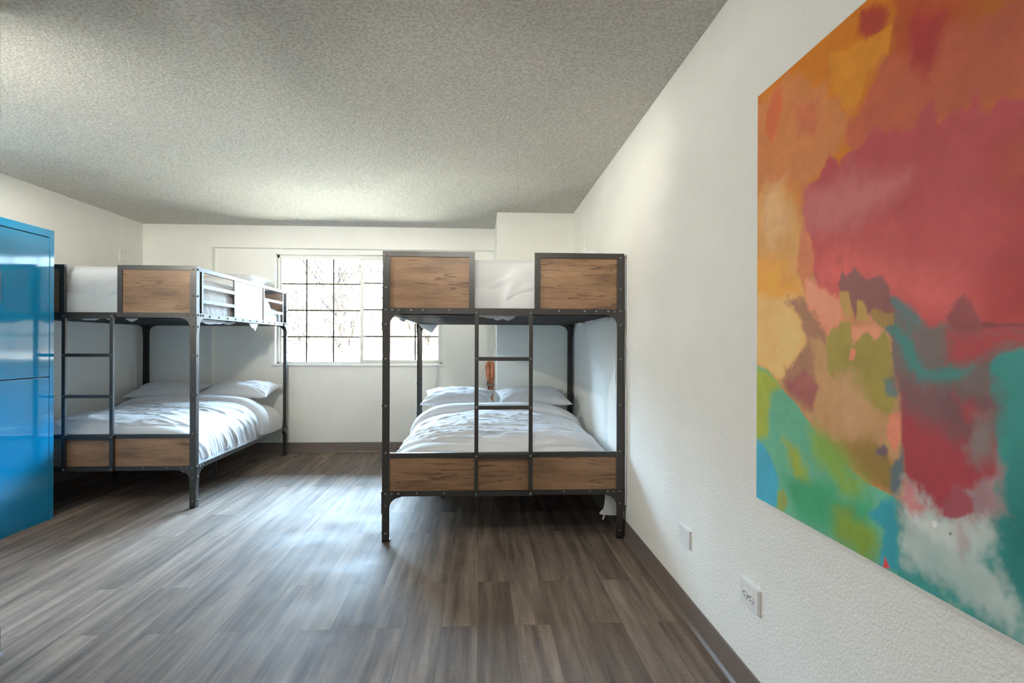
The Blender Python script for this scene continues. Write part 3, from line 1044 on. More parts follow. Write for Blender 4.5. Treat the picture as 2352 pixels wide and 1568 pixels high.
# ------------------------------------------------------------------ painting
ART = [
 ([(0.52,0.591),(0.665,0.614),(2.0,0.588),(2.0,0.162),(0.619,0.109),(0.618,0.382)], (118,86,85), 0.0375, 0.02, 1.0),
 ([(-0.12,0.701),(0.371,0.669),(0.636,0.51),(0.644,0.153),(0.507,0.165),(0.336,0.236),(0.163,0.345),(-0.118,0.409)], (178,138,100), 0.0312, 0.015, 1.0),
 ([(0.6,1.259),(2.0,1.071),(2.0,0.861),(0.818,0.887),(0.698,0.951),(0.588,1.033),(0.601,1.12)], (152,72,42), 0.0312, 0.0187, 1.0),
 ([(0.799,1.112),(2.0,1.05),(2.0,0.896),(0.86,0.928),(0.808,1.006)], (150,88,36), 0.0625, 0.025, 1.0),
 ([(0.674,1.143),(0.74,1.098),(0.719,1.042),(0.698,0.994),(0.657,1.047)], (140,48,45), 0.0312, 0.015, 1.0),
 ([(0.494,1.26),(0.587,1.211),(0.581,1.158),(0.553,1.116),(0.532,1.155),(0.478,1.208)], (150,60,45), 0.0125, 0.0125, 1.0),
 ([(0.367,1.218),(0.532,1.165),(0.607,1.163),(0.588,1.099),(0.554,1.082),(0.517,1.094),(0.495,1.044),(0.455,1.032),(0.413,1.078),(0.377,1.137)], (182,120,52), 0.005, 0.0075, 1.0),
 ([(0.574,1.096),(0.663,1.07),(1.7,0.994),(1.7,0.854),(0.818,0.894),(0.698,0.908),(0.547,0.926),(0.472,0.901),(0.439,0.994),(0.51,1.028)], (158,82,60), 0.0187, 0.0175, 1.0),
 ([(0.663,1.123),(0.735,1.084),(0.72,1.034),(0.692,1.0),(0.657,1.047)], (142,48,46), 0.025, 0.015, 1.0),
 ([(-0.031,1.249),(0.156,1.248),(0.33,1.146),(0.455,1.03),(0.439,0.963),(0.331,0.921),(0.25,0.909),(-0.029,0.984)], (178,115,75), 0.025, 0.02, 1.0),
 ([(0.054,1.201),(0.132,1.252),(0.157,1.172),(0.095,1.08),(0.047,1.137)], (175,92,62), 0.01, 0.0075, 1.0),
 ([(0.204,1.153),(0.311,1.109),(0.331,1.034),(0.227,1.059)], (172,98,72), 0.02, 0.0175, 1.0),
 ([(0.267,0.893),(0.331,0.921),(0.378,0.967),(0.422,0.916),(0.518,0.946),(0.547,0.955),(0.652,0.917),(0.698,0.951),(0.731,0.904),(0.751,0.917),(0.8,0.909),(0.818,0.94),(0.827,0.891),(0.892,0.882),(2.0,0.882),(2.0,0.476),(1.7,0.504),(0.837,0.505),(0.792,0.522),(0.7,0.517),(0.604,0.575),(0.433,0.587),(0.333,0.617),(0.313,0.699),(0.261,0.777)], (160,70,72), 0.0075, 0.0125, 1.0),
 ([(0.271,0.892),(0.533,0.862),(0.64,0.813),(0.473,0.758),(0.293,0.771)], (174,104,102), 0.05, 0.0175, 1.0),
 ([(0.313,0.71),(0.603,0.685),(0.753,0.588),(0.801,0.514),(0.666,0.535),(0.458,0.575),(0.333,0.595)], (186,94,90), 0.0875, 0.0175, 1.0),
 ([(0.835,0.85),(2.0,0.826),(2.0,0.504),(0.854,0.519)], (152,60,60), 0.05, 0.0175, 1.0),
 ([(0.869,0.816),(1.7,0.826),(1.7,0.721),(0.877,0.748)], (150,68,55), 0.0312, 0.015, 1.0),
 ([(-0.123,0.994),(0.056,0.967),(0.217,0.894),(0.261,0.753),(0.309,0.699),(0.283,0.587),(-0.119,0.555)], (192,146,98), 0.0425, 0.025, 1.0),
 ([(0.251,0.79),(0.297,0.77),(0.317,0.698),(0.283,0.61),(0.229,0.686)], (192,122,92), 0.0075, 0.0063, 1.0),
 ([(-0.121,0.774),(0.136,0.724),(0.262,0.635),(0.162,0.495),(-0.118,0.409)], (206,150,82), 0.05, 0.02, 1.0),
 ([(0.042,0.978),(0.158,0.959),(0.188,0.815),(0.084,0.757),(0.035,0.845)], (206,168,128), 0.0375, 0.0125, 0.7),
 ([(0.273,0.658),(0.371,0.625),(0.424,0.588),(0.442,0.535),(0.535,0.512),(0.591,0.501),(0.578,0.445),(0.475,0.411),(0.372,0.439),(0.294,0.517)], (212,142,118), 0.0125, 0.01, 1.0),
 ([(-0.026,0.635),(0.23,0.614),(0.274,0.517),(0.264,0.435),(0.162,0.37),(-0.025,0.427)], (210,170,118), 0.0187, 0.0112, 1.0),
 ([(0.161,0.607),(0.273,0.611),(0.334,0.561),(0.372,0.472),(0.354,0.361),(0.316,0.289),(0.209,0.324),(0.138,0.381),(0.231,0.47),(0.274,0.494),(0.241,0.566)], (150,112,90), 0.015, 0.02, 1.0),
 ([(0.284,0.506),(0.372,0.482),(0.475,0.421),(0.605,0.4),(0.624,0.328),(0.628,0.266),(0.606,0.206),(0.522,0.178),(0.373,0.231),(0.275,0.284),(0.315,0.392)], (172,136,100), 0.0125, 0.01, 1.0),
 ([(0.362,0.504),(0.433,0.535),(0.466,0.529),(0.474,0.483),(0.513,0.507),(0.55,0.492),(0.584,0.506),(0.604,0.427),(0.62,0.383),(0.592,0.324),(0.521,0.355),(0.443,0.368),(0.372,0.417)], (148,134,78), 0.0075, 0.0075, 1.0),
 ([(0.408,0.408),(0.475,0.421),(0.522,0.315),(0.476,0.269),(0.409,0.301)], (182,146,112), 0.0312, 0.0175, 1.0),
 ([(0.467,0.472),(0.487,0.472),(0.478,0.447),(0.459,0.446)], (205,130,110), 0.0037, 0.0025, 1.0),
 ([(0.598,0.334),(0.628,0.338),(0.631,0.293),(0.612,0.258),(0.585,0.286)], (200,130,108), 0.005, 0.0037, 1.0),
 ([(0.578,0.403),(0.611,0.409),(0.618,0.369),(0.585,0.366)], (100,118,115), 0.0063, 0.005, 1.0),
 ([(0.373,0.231),(0.522,0.266),(0.592,0.25),(0.618,0.209),(0.606,0.161),(0.507,0.175)], (140,115,70), 0.015, 0.01, 1.0),
 ([(0.558,0.253),(0.579,0.266),(0.595,0.255),(0.579,0.235),(0.554,0.241)], (105,88,95), 0.0037, 0.0037, 1.0),
 ([(0.174,0.383),(0.274,0.412),(0.335,0.37),(0.316,0.301),(0.254,0.329),(0.174,0.358)], (145,90,85), 0.0125, 0.01, 1.0),
 ([(0.592,0.213),(0.637,0.276),(0.643,0.215),(0.619,0.164),(0.599,0.168)], (95,105,110), 0.0075, 0.0063, 1.0),
 ([(0.828,0.445),(0.854,0.464),(1.7,0.476),(2.0,0.476),(2.0,-0.082),(1.7,-0.006),(0.538,-0.012),(0.606,0.151),(0.774,0.197),(0.855,0.255),(0.85,0.365)], (66,130,124), 0.0075, 0.01, 1.0),
 ([(0.846,0.253),(2.0,0.301),(2.0,-0.013),(0.856,0.072)], (48,108,105), 0.0625, 0.0175, 1.0),
 ([(0.528,0.551),(0.59,0.576),(0.617,0.565),(0.7,0.512),(0.753,0.515),(0.783,0.498),(0.854,0.505),(1.7,0.497),(1.7,0.476),(0.862,0.475),(0.833,0.453),(0.842,0.401),(0.854,0.358),(0.846,0.32),(0.774,0.332),(0.701,0.347),(0.63,0.383),(0.604,0.446),(0.591,0.501)], (106,95,92), 0.0063, 0.01, 1.0),
 ([(0.591,0.506),(0.642,0.5),(0.678,0.457),(0.711,0.441),(0.811,0.46),(0.773,0.427),(0.689,0.405),(0.642,0.447)], (75,125,120), 0.015, 0.0175, 1.0),
 ([(0.535,0.575),(0.617,0.565),(0.689,0.526),(0.678,0.513),(0.591,0.548)], (92,108,108), 0.0125, 0.01, 1.0),
 ([(0.753,0.499),(0.862,0.508),(1.7,0.497),(1.7,0.469),(0.854,0.475),(0.802,0.452),(0.743,0.458)], (150,66,68), 0.0187, 0.015, 1.0),
 ([(0.748,0.523),(0.758,0.547),(0.787,0.561),(0.806,0.537),(0.828,0.517),(0.819,0.502),(0.763,0.499)], (130,72,74), 0.0063, 0.01, 1.0),
 ([(0.824,0.518),(1.7,0.511),(1.7,0.506),(0.824,0.511)], (118,66,66), 0.0025, 0.0025, 1.0),
 ([(0.416,0.626),(0.432,0.656),(0.449,0.638),(0.477,0.66),(0.497,0.643),(0.52,0.625),(0.563,0.63),(0.597,0.603),(0.593,0.566),(0.617,0.546),(0.591,0.538),(0.52,0.551),(0.482,0.543),(0.466,0.575),(0.441,0.587)], (128,86,82), 0.0037, 0.005, 1.0),
 ([(0.421,0.607),(0.458,0.604),(0.466,0.575),(0.474,0.544),(0.441,0.555),(0.424,0.577)], (172,138,90), 0.0037, 0.0037, 1.0),
 ([(0.49,0.583),(0.513,0.577),(0.528,0.536),(0.487,0.54)], (170,140,88), 0.0037, 0.0037, 1.0),
 ([(0.535,0.546),(0.549,0.558),(0.584,0.543),(0.61,0.542),(0.604,0.519),(0.577,0.516)], (150,122,78), 0.0037, 0.005, 1.0),
 ([(0.637,0.223),(0.679,0.232),(0.855,0.306),(0.867,0.2),(0.83,0.144),(0.755,0.151),(0.619,0.128)], (152,128,128), 0.0175, 0.025, 1.0),
 ([(0.63,0.383),(0.69,0.371),(0.774,0.363),(0.855,0.321),(0.855,0.262),(0.821,0.232),(0.774,0.212),(0.812,0.191),(0.793,0.167),(0.745,0.156),(0.702,0.164),(0.673,0.169),(0.667,0.203),(0.637,0.223),(0.633,0.294)], (148,64,70), 0.0063, 0.0075, 1.0),
 ([(0.617,0.41),(0.722,0.408),(0.846,0.401),(0.855,0.328),(0.774,0.316),(0.701,0.33),(0.643,0.34)], (112,80,82), 0.0312, 0.02, 1.0),
 ([(0.754,0.394),(0.802,0.382),(0.829,0.354),(0.774,0.347)], (146,72,74), 0.0175, 0.0125, 1.0),
 ([(0.793,0.358),(0.846,0.349),(0.855,0.284),(0.811,0.268),(0.783,0.301)], (125,112,110), 0.025, 0.0225, 1.0),
 ([(0.616,0.154),(0.637,0.209),(0.667,0.203),(0.673,0.169),(0.724,0.166),(0.734,0.153),(0.793,0.167),(0.816,0.196),(0.855,0.182),(0.843,0.133),(0.839,0.102),(0.876,0.066),(0.903,0.021),(0.872,0.006),(0.808,0.021),(0.74,0.023),(0.691,0.037),(0.65,0.03),(0.622,0.065)], (170,181,177), 0.02, 0.025, 0.9),
 ([(0.691,0.054),(0.734,0.103),(0.803,0.065),(0.856,0.02),(0.813,0.015),(0.745,0.025)], (140,165,160), 0.0275, 0.03, 0.5),
 ([(0.631,0.176),(0.679,0.145),(0.775,0.145),(0.812,0.168),(0.794,0.116),(0.713,0.105),(0.638,0.115)], (186,190,187), 0.015, 0.0225, 0.8),
 ([(0.637,0.209),(0.667,0.203),(0.673,0.169),(0.702,0.16),(0.656,0.138),(0.625,0.157)], (178,124,124), 0.01, 0.01, 1.0),
 ([(0.774,0.197),(0.838,0.244),(0.855,0.204),(0.821,0.179)], (138,112,115), 0.0175, 0.0175, 1.0),
 ([(0.734,0.186),(0.774,0.22),(0.807,0.205),(0.807,0.186),(0.774,0.163),(0.739,0.156)], (140,75,82), 0.0037, 0.005, 1.0),
 ([(0.77,0.131),(0.798,0.164),(0.803,0.127),(0.784,0.105)], (150,120,125), 0.0175, 0.02, 0.7),
 ([(0.713,0.143),(0.722,0.144),(0.728,0.139),(0.721,0.13),(0.714,0.132)], (222,222,216), 0.0013, 0.0013, 1.0),
 ([(0.755,0.133),(0.762,0.135),(0.762,0.13),(0.755,0.127)], (75,60,62), 0.0019, 0.0013, 1.0),
 ([(-0.055,0.426),(0.074,0.403),(0.15,0.356),(0.232,0.315),(0.336,0.247),(0.427,0.203),(0.515,0.171),(0.612,0.158),(0.616,0.109),(0.622,0.001),(0.523,-0.018),(-0.051,-0.039)], (104,160,134), 0.0019, 0.0025, 1.0),
 ([(-0.055,0.412),(0.1,0.398),(0.15,0.356),(0.087,0.339),(0.075,0.206),(0.021,0.184),(-0.053,0.2)], (152,162,80), 0.015, 0.01, 1.0),
 ([(0.296,0.252),(0.373,0.242),(0.476,0.183),(0.522,0.168),(0.492,0.121),(0.41,0.131),(0.316,0.187)], (124,154,82), 0.035, 0.0175, 1.0),
 ([(0.164,0.208),(0.233,0.183),(0.317,0.097),(0.356,0.062),(0.297,0.057),(0.211,0.118)], (140,152,74), 0.025, 0.015, 1.0),
 ([(0.164,0.095),(0.374,0.133),(0.537,0.133),(0.552,0.06),(0.428,0.019),(0.234,0.004)], (78,150,112), 0.025, 0.0125, 1.0),
 ([(0.392,0.094),(0.46,0.123),(0.477,0.086),(0.537,0.084),(0.566,0.036),(0.523,-0.013),(0.411,0.003)], (118,142,72), 0.03, 0.0175, 1.0),
 ([(-0.053,0.179),(0.035,0.18),(0.115,0.11),(0.14,0.077),(0.116,-0.012),(-0.051,-0.025)], (82,155,178), 0.0075, 0.0063, 1.0),
 ([(0.53,0.102),(0.606,0.161),(0.616,0.109),(0.624,0.011),(0.566,-0.002),(0.58,0.079)], (68,142,155), 0.01, 0.0075, 1.0),
 ([(0.133,0.05),(0.165,0.07),(0.188,0.039),(0.165,0.002),(0.128,0.004)], (132,146,88), 0.0037, 0.0037, 1.0),
 ([(0.577,-0.001),(0.584,0.024),(0.6,0.006)], (190,70,70), 0.0025, 0.0013, 1.0),
]



def vlat(x, y, seed):
    xi, yi = np.floor(x).astype(np.int64), np.floor(y).astype(np.int64)
    xf, yf = x - xi, y - yi
    xf, yf = xf * xf * (3 - 2 * xf), yf * yf * (3 - 2 * yf)

    def h(a, b_):
        n = (a * 374761393 + b_ * 668265263 + seed * 974711) & 0x7fffffff
        n = ((n ^ (n >> 13)) * 1274126177) & 0x7fffffff
        return ((n ^ (n >> 16)) & 0xffff) / 32767.5 - 1.0
    return (h(xi, yi) * (1 - xf) + h(xi + 1, yi) * xf) * (1 - yf) + (h(xi, yi + 1) * (1 - xf) + h(xi + 1, yi + 1) * xf) * yf


def fb2(x, y, seed, o=5, g=0.55):
    s, a, tot = 0, 1.0, 0
    for k in range(o):
        s = s + a * vlat(x, y, seed + k * 17)
        tot += a
        x, y, a = x * 2.07 + 3.1, y * 2.07 + 1.7, a * g
    return s / tot


def sdist(px, py, poly):
    d = np.full(px.shape, 1e9)
    inside = np.zeros(px.shape, bool)
    n = len(poly)
    for i in range(n):
        ax, ay = poly[i]
        bx, by = poly[(i + 1) % n]
        ex, ey = bx - ax, by - ay
        L2 = ex * ex + ey * ey + 1e-12
        t = np.clip(((px - ax) * ex + (py - ay) * ey) / L2, 0, 1)
        d = np.minimum(d, (px - ax - t * ex) ** 2 + (py - ay - t * ey) ** 2)
        c = (ay > py) != (by > py)
        xs = ax + (py - ay) / (ey if abs(ey) > 1e-12 else 1e-12) * ex
        inside ^= c & (px < xs)
    d = np.sqrt(d)
    return np.where(inside, -d, d)


def lin(c):
    c = np.asarray(c, float) / 255.0
    return np.where(c <= 0.04045, c / 12.92, ((c + 0.055) / 1.055) ** 2.4)


AW, AH, ATH = 1.72, 1.26, 0.018
AY, AZ = 1.793, 0.697
ART_GAIN = 1.46


def build_painting():
    nx, ny = 560, 410
    s = np.linspace(0, AW, nx + 1)
    t = np.linspace(0, AH, ny + 1)
    Sg, Tg = np.meshgrid(s, t, indexing='ij')
    w1 = fb2(Sg * 9, Tg * 9, 11)
    w2 = fb2(Sg * 9 + 40, Tg * 9 + 9, 23)
    h1 = fb2(Sg * 38, Tg * 38, 31)
    h2 = fb2(Sg * 38 + 7, Tg * 38 + 3, 47)
    brush = fb2(Sg * 5, Tg * 30, 61)
    colr = np.empty(Sg.shape + (3,))
    colr[:] = lin((176, 107, 38))
    for k, (poly, c, soft, warp, alpha) in enumerate(ART):
        px = Sg + warp * (1.5 * w1 + 0.9 * h1)
        py = Tg + warp * (1.5 * w2 + 0.9 * h2)
        d = sdist(px, py, poly)
        mott = fb2(Sg * 60 + k * 3.7, Tg * 60 + k * 1.9, 71 + k)
        sf = max(soft, 0.0012)
        d = d + mott * min(sf * 0.9, 0.008) + w2 * min(sf, 0.05) * 0.5
        a = np.clip(0.5 - d / (2 * sf), 0, 1)
        a = a * a * (3 - 2 * a) * alpha
        cc = lin(c)[None, None, :] * (1 + 0.16 * fb2(Sg * 7 + k * 5.3, Tg * 7 + k * 2.1, 5 + k)[..., None])
        colr = colr * (1 - a[..., None]) + cc * a[..., None]
    colr = colr * (1 + 0.10 * h1[..., None] + 0.06 * brush[..., None])
    lum = (colr @ np.array([0.2126, 0.7152, 0.0722]))[..., None]
    colr = lum + (colr - lum) * 1.13
    colr = np.clip(colr * ART_GAIN, 0.003, 0.92)
    vs = np.stack([np.full(Sg.shape, -ATH), -Sg, Tg], -1).reshape(-1, 3)
    i, j = np.meshgrid(np.arange(nx), np.arange(ny), indexing='ij')
    a = (i * (ny + 1) + j).ravel()
    fs = np.stack([a, a + 1, a + ny + 2, a + ny + 1], -1)
    me = bpy.data.meshes.new('painted_face')
    me.vertices.add(len(vs))
    me.vertices.foreach_set('co', vs.ravel())
    me.loops.add(fs.size)
    me.loops.foreach_set('vertex_index', fs.ravel())
    me.polygons.add(len(fs))
    me.polygons.foreach_set('loop_start', np.arange(0, fs.size, 4))
    me.update(calc_edges=True)
    ca = me.color_attributes.new('paint', 'FLOAT_COLOR', 'POINT')
    rgba = np.concatenate([colr.reshape(-1, 3), np.ones((len(vs), 1))], 1)
    ca.data.foreach_set('color', rgba.ravel().astype(np.float32))
    t_ = NT('painted_canvas')
    at = t_.n('Attribute', attribute_name='paint')
    v = t_.coord((1, 1, 1))
    wv = t_.noise(v, 500, 2)
    md = t_.noise(v, 60, 4)
    m_ = t_.set(Base_Color=at.outputs[0], Roughness=0.5, Normal=t_.bump(wv, 0.12, 0.001, t_.bump(md, 0.06, 0.002)))
    t_.b.inputs['Specular IOR Level'].default_value = 0.3
    me.materials.append(m_)
    root = thing('painting', 'large unframed abstract canvas in orange, crimson, teal and green on the right wall', 'painting', (XR - 0.002, AY, AZ))
    f = bpy.data.objects.new('painted_face', me)
    COL.objects.link(f)
    f.parent = root
    e = box(-ATH + 0.0006, -AW, 0, 0, 0, AH)
    e.build('canvas_body', mat_plain('canvas_edge', (0.30, 0.27, 0.24, 1), 0.7), root)


build_painting()

# ------------------------------------------------------------------ wall plates
pl = thing('wall_outlet', 'white sideways electrical outlet low on the right wall below the painting', 'outlet', (XR, 1.865, 0.316))
box(-0.011, -0.064, 0, 0, 0.064, 0.080).build('cover_plate', PLASTIC, pl, bevel=0.003)
for yy in (-0.021, 0.021):
    rc = MB().lathe([(0.0165, 0), (0.0165, 0.0025), (0.0155, 0.003)], (0, 0, 0), 'x', 20)
    rc.v = [(-0.011 - p[0], p[1] + yy, p[2] + 0.040) for p in rc.v]
    rc = rc.build('receptacle', PLASTIC, pl, smooth=False)
    sm = MB().box(-0.0146, yy - 0.006, 0.045, -0.0135, yy + 0.004, 0.0475).box(-0.0146, yy - 0.006, 0.0325, -0.0135, yy + 0.006, 0.035).box(-0.0146, yy + 0.008, 0.038, -0.0135, yy + 0.013, 0.043)
    sm.build('slots', SLOT, rc)
bolt2 = MB().lathe([(0.0035, 0), (0.003, 0.0015)], (0, 0, 0), 'x', 10)
bolt2.v = [(-0.011 - p[0], p[1], p[2] + 0.040) for p in bolt2.v]
bolt2.build('screw', CHROME, pl)

bp = thing('blank_wall_plate', 'blank white cover plate low on the right wall, nearer the right bunk', 'wall plate', (XR, 2.472, 0.312))
box(-0.009, -0.063, 0, 0, 0.063, 0.079).build('cover_plate', PLASTIC, bp, bevel=0.003)
for yy in (-0.042, 0.042):
    q = MB().lathe([(0.0035, 0), (0.003, 0.0012)], (0, 0, 0), 'x', 10)
    q.v = [(-0.009 - p[0], p[1] + yy, p[2] + 0.0395) for p in q.v]
    q.build('screw', PLASTIC, bp)

ep = thing('wall_panel', 'slim pale flush panel on the right wall above the head of the right bunk', 'panel', (XR, 4.90, 1.275))
box(-0.012, 0, 0, 0, 0.36, 0.80).build('panel_frame', WALL, ep, bevel=0.002)
dr = box(-0.016, 0.03, 0.03, -0.012, 0.33, 0.77).build('panel_door', WALL, ep, bevel=0.002)
box(-0.020, 0.045, 0.38, -0.016, 0.062, 0.42).build('latch', PLASTIC, dr)

lp = thing('switch_plate', 'pale speckled wall plate on the left wall above the left bunk', 'wall plate', (XL, 5.995, 1.970))
box(0, -0.066, 0, 0.007, 0.066, 0.112).build('cover_plate', WALL, lp, bevel=0.002)
for yy in (-0.030, 0.030):
    for zz in (0.014, 0.098):
        q = MB().lathe([(0.005, 0), (0.0045, 0.002)], (0, 0, 0), 'x', 10)
        q.v = [(0.007 + p[0], p[1] + yy, p[2] + zz) for p in q.v]
        q.build('screw', mat_plain('dull_screw', (0.35, 0.36, 0.34, 1), 0.5) if zz < 0.02 and yy < 0 else bpy.data.materials.get('dull_screw') or GREYMETAL, lp)

bo = thing('wall_outlet', 'white outlet low on the window wall behind the far leg of the left bunk', 'outlet', (-2.355, YW, 0.122))
box(-0.036, -0.007, 0, 0.036, 0, 0.115).build('cover_plate', PLASTIC, bo, bevel=0.002)
for zz in (0.036, 0.079):
    r_ = MB().lathe([(0.0165, 0), (0.0165, 0.0025), (0.0155, 0.003)], (0, 0, 0), 'y', 16)
    r_.v = [(p[0], -0.007 - abs(p[1]), p[2] + zz) for p in r_.v]
    rr = r_.build('receptacle', PLASTIC, bo)
    MB().box(-0.007, -0.0106, zz - 0.004, -0.005, -0.0098, zz + 0.004).box(0.005, -0.0106, zz - 0.004, 0.007, -0.0098, zz + 0.004).build('slots', SLOT, rr)

# ------------------------------------------------------------------ reddish wooden stand by the chase
rs = thing('wooden_stand', 'reddish-brown carved wooden piece with a grey collar leaning beside the chase behind the pillows', 'wooden stand', (0.125, 6.29, 0))
b = MB()
prof = [(0.000, 0.016), (0.45, 0.018), (0.66, 0.021), (0.76, 0.030), (0.86, 0.043), (0.94, 0.046), (0.975, 0.036), (0.992, 0.016)]
for sgn in (-1, 1):
    b.tube([(sgn * r * 0.55 - 0.028 * (h - 0.74), 0, h) for h, r in prof], [max(0.008, r * 0.60) for h, r in prof], 12)
b.build('carved_shaft', REDWOOD, rs, smooth=True)
b = MB().lathe([(0.030, 0), (0.052, 0.004), (0.054, 0.012), (0.034, 0.017)], (0, 0, 0.728), 'z', 24)
b.build('collar', GREYMETAL, rs, smooth=True)['label'] = 'grey metal collar'
MB().box(-0.036, -0.02, 0.742, -0.022, 0.0, 0.775).box(-0.030, -0.02, 0.690, -0.016, 0.0, 0.722).build('clamp', SLOT, rs)
MB().lathe([(0.09, 0), (0.09, 0.012), (0.03, 0.022)], (0, 0, 0), 'z', 24).build('foot', GREYMETAL, rs)

# ------------------------------------------------------------------ fill lamps added out of view to brighten the room
cl = thing('fill_pendant', 'added fill light with cap and bowl, out of view in front of the blue locker', 'fill light', (-2.50, 2.78, ZC))
MB().lathe([(0.06, 0.0), (0.06, -0.02), (0.012, -0.03)], (0, 0, 0), 'z', 24).build('ceiling_rose', PLASTIC, cl)
MB().tube([(0, 0, -0.02), (0, 0, -0.25)], 0.004, 8).build('cord', SLOT, cl)
MB().lathe([(0.014, -0.228), (0.016, -0.25), (0.024, -0.275), (0.020, -0.295), (0.006, -0.303)], (0, 0, 0), 'z', 20).build('fill_bulb', OPAL, cl, smooth=True)
MB().lathe([(0.02, -0.22), (0.05, -0.225), (0.17, -0.302), (0.172, -0.306), (0.05, -0.232), (0.02, -0.228)], (0, 0, 0), 'z', 32).build('fill_shield_cap', PLASTIC, cl)  # keeps the added lamp's light off the ceiling
bw_ = MB().lathe([(0.115, -0.415), (0.09, -0.455), (0.03, -0.47), (0.03, -0.464), (0.088, -0.449), (0.112, -0.413)], (0, 0, 0), 'z', 32).build('fill_shield_bowl', mat_plain('matte_black', (0.004, 0.004, 0.004, 1), 1.0, spec=0.0), cl)  # tilted to keep the added lamp's light off the left bunk and floor
bw_.data.transform(Matrix.Translation((0, 0, -0.405)) @ Matrix.Rotation(math.radians(33), 4, 'X') @ Matrix.Translation((0, 0, 0.415)))
for k in range(3):
    a_ = 2 * PI * k / 3 + 0.4
    MB().tube([(0.10 * math.cos(a_), 0.10 * math.sin(a_), -0.26), (0.105 * math.cos(a_), 0.105 * math.sin(a_), -0.42)], 0.003, 6).build('strut', PLASTIC, cl)
ld_ = bpy.data.lights.new('pendant_fill', 'POINT')  # added fill source for the far end and left wall
ld_.energy = FILL_LAMP_POWER
ld_.shadow_soft_size = 0.016
ld_.color = (1.0, 0.95, 0.87)
lo = bpy.data.objects.new('pendant_fill', ld_)
COL.objects.link(lo)
lo.location = (-2.50, 2.78, ZC - 0.325)
ce = thing('fill_ceiling_light', 'added opal ceiling fill light over the entry, out of view behind the camera', 'ceiling light', (-0.5, -1.0, ZC))  # added fill light, unseen behind the camera
MB().lathe([(0.20, 0.0), (0.20, -0.02), (0.19, -0.03)], (0, 0, 0), 'z', 32).build('fill_base', PLASTIC, ce)
MB().lathe([(0.185, -0.03), (0.175, -0.06), (0.13, -0.085), (0.05, -0.097)], (0, 0, 0), 'z', 32).build('fill_shade', OPAL, ce, smooth=True)
ld_ = bpy.data.lights.new('entry_fill', 'AREA')
ld_.shape = 'DISK'
ld_.size = 0.34
ld_.energy = ENTRY_FILL_POWER
ld_.color = (0.92, 0.97, 1.0)
lo = bpy.data.objects.new('entry_fill', ld_)
COL.objects.link(lo)
lo.location = (-0.5, -1.0, ZC - 0.10)

# added fill spotlights above the camera's view, brightening the far end of the room
tl = thing('fill_track', 'added white ceiling track with three fill spotlights, out of view above the camera', 'track light', (-0.65, 1.38, ZC))
box(-0.75, -0.018, -0.022, 0.75, 0.018, 0).build('track', PLASTIC, tl, bevel=0.002)
for hx, tgt, pw_, ang in ((-0.35, (-1.38, 6.4, 1.45), 0.85, 26), (0.65, (0.0, 4.4, 1.00), 0.17, 40), (0.0, (0.89, 5.2, 2.1), 0.34, 46)):
    hp = Vector((hx, 0.0, -0.12))
    wp = Vector((-0.65 + hx, 1.38, ZC - 0.12))
    d = (Vector(tgt) - wp).normalized()
    MB().tube([(hx, 0, -0.02), (hx, 0, -0.12)], 0.008, 8).build('stem', PLASTIC, tl)
    sd_x = d.cross(Vector((0, 0, 1))).normalized() * 0.17
    f0 = Vector((d.x, d.y, 0)).normalized()
    a_, b_ = hp - f0 * 0.04 + Vector((0, 0, 0.075)), hp + f0 * 0.28 + Vector((0, 0, -0.004))
    hd = MB()
    hd.add([a_ - sd_x, a_ + sd_x, b_ + sd_x * 2.6, b_ - sd_x * 2.6] + [q + Vector((0, 0, 0.004)) for q in (a_ - sd_x, a_ + sd_x, b_ + sd_x * 2.6, b_ - sd_x * 2.6)],
           [(0, 3, 2, 1), (4, 5, 6, 7), (0, 1, 5, 4), (1, 2, 6, 5), (2, 3, 7, 6), (3, 0, 4, 7)])
    hd.build('beam_shield', PLASTIC, tl)  # added leaf that keeps the fill beam off the ceiling
    if hx == 0.0:       # a lower leaf keeps this beam on the wall above the bunks
        lf = MB()
        c_, e_ = hp - f0 * 0.04 - Vector((0, 0, 0.085)), hp + f0 * 0.28 - Vector((0, 0, 0.058))
        qs = (c_ - sd_x, c_ + sd_x, e_ + sd_x * 2.6, e_ - sd_x * 2.6)
        lf.add([q for q in qs] + [q - Vector((0, 0, 0.004)) for q in qs], [(0, 1, 2, 3), (7, 6, 5, 4), (1, 0, 4, 5), (2, 1, 5, 6), (3, 2, 6, 7), (0, 3, 7, 4)])
        lf.build('beam_shield', PLASTIC, tl)
    MB().tube([hp - d * 0.09, hp - d * 0.08, hp + d * 0.03], [0.03, 0.05, 0.055], 20).build('fill_head', PLASTIC, tl, smooth=False)
    sp_ = bpy.data.lights.new('fill_spot', 'SPOT')
    sp_.energy = FILL_SPOT_POWER * pw_
    sp_.color = (1.0, 0.92, 0.78) if hx == 0.0 else (1.0, 0.965, 0.88)
    sp_.spot_size = math.radians(ang * 1.5)
    sp_.spot_blend = 0.9
    sp_.shadow_soft_size = 0.045 if hx == 0.0 else 0.11
    so = bpy.data.objects.new('fill_spot', sp_)
    COL.objects.link(so)
    so.location = wp + d * 0.085
    so.rotation_euler = (-d).to_track_quat('Z', 'Y').to_euler()

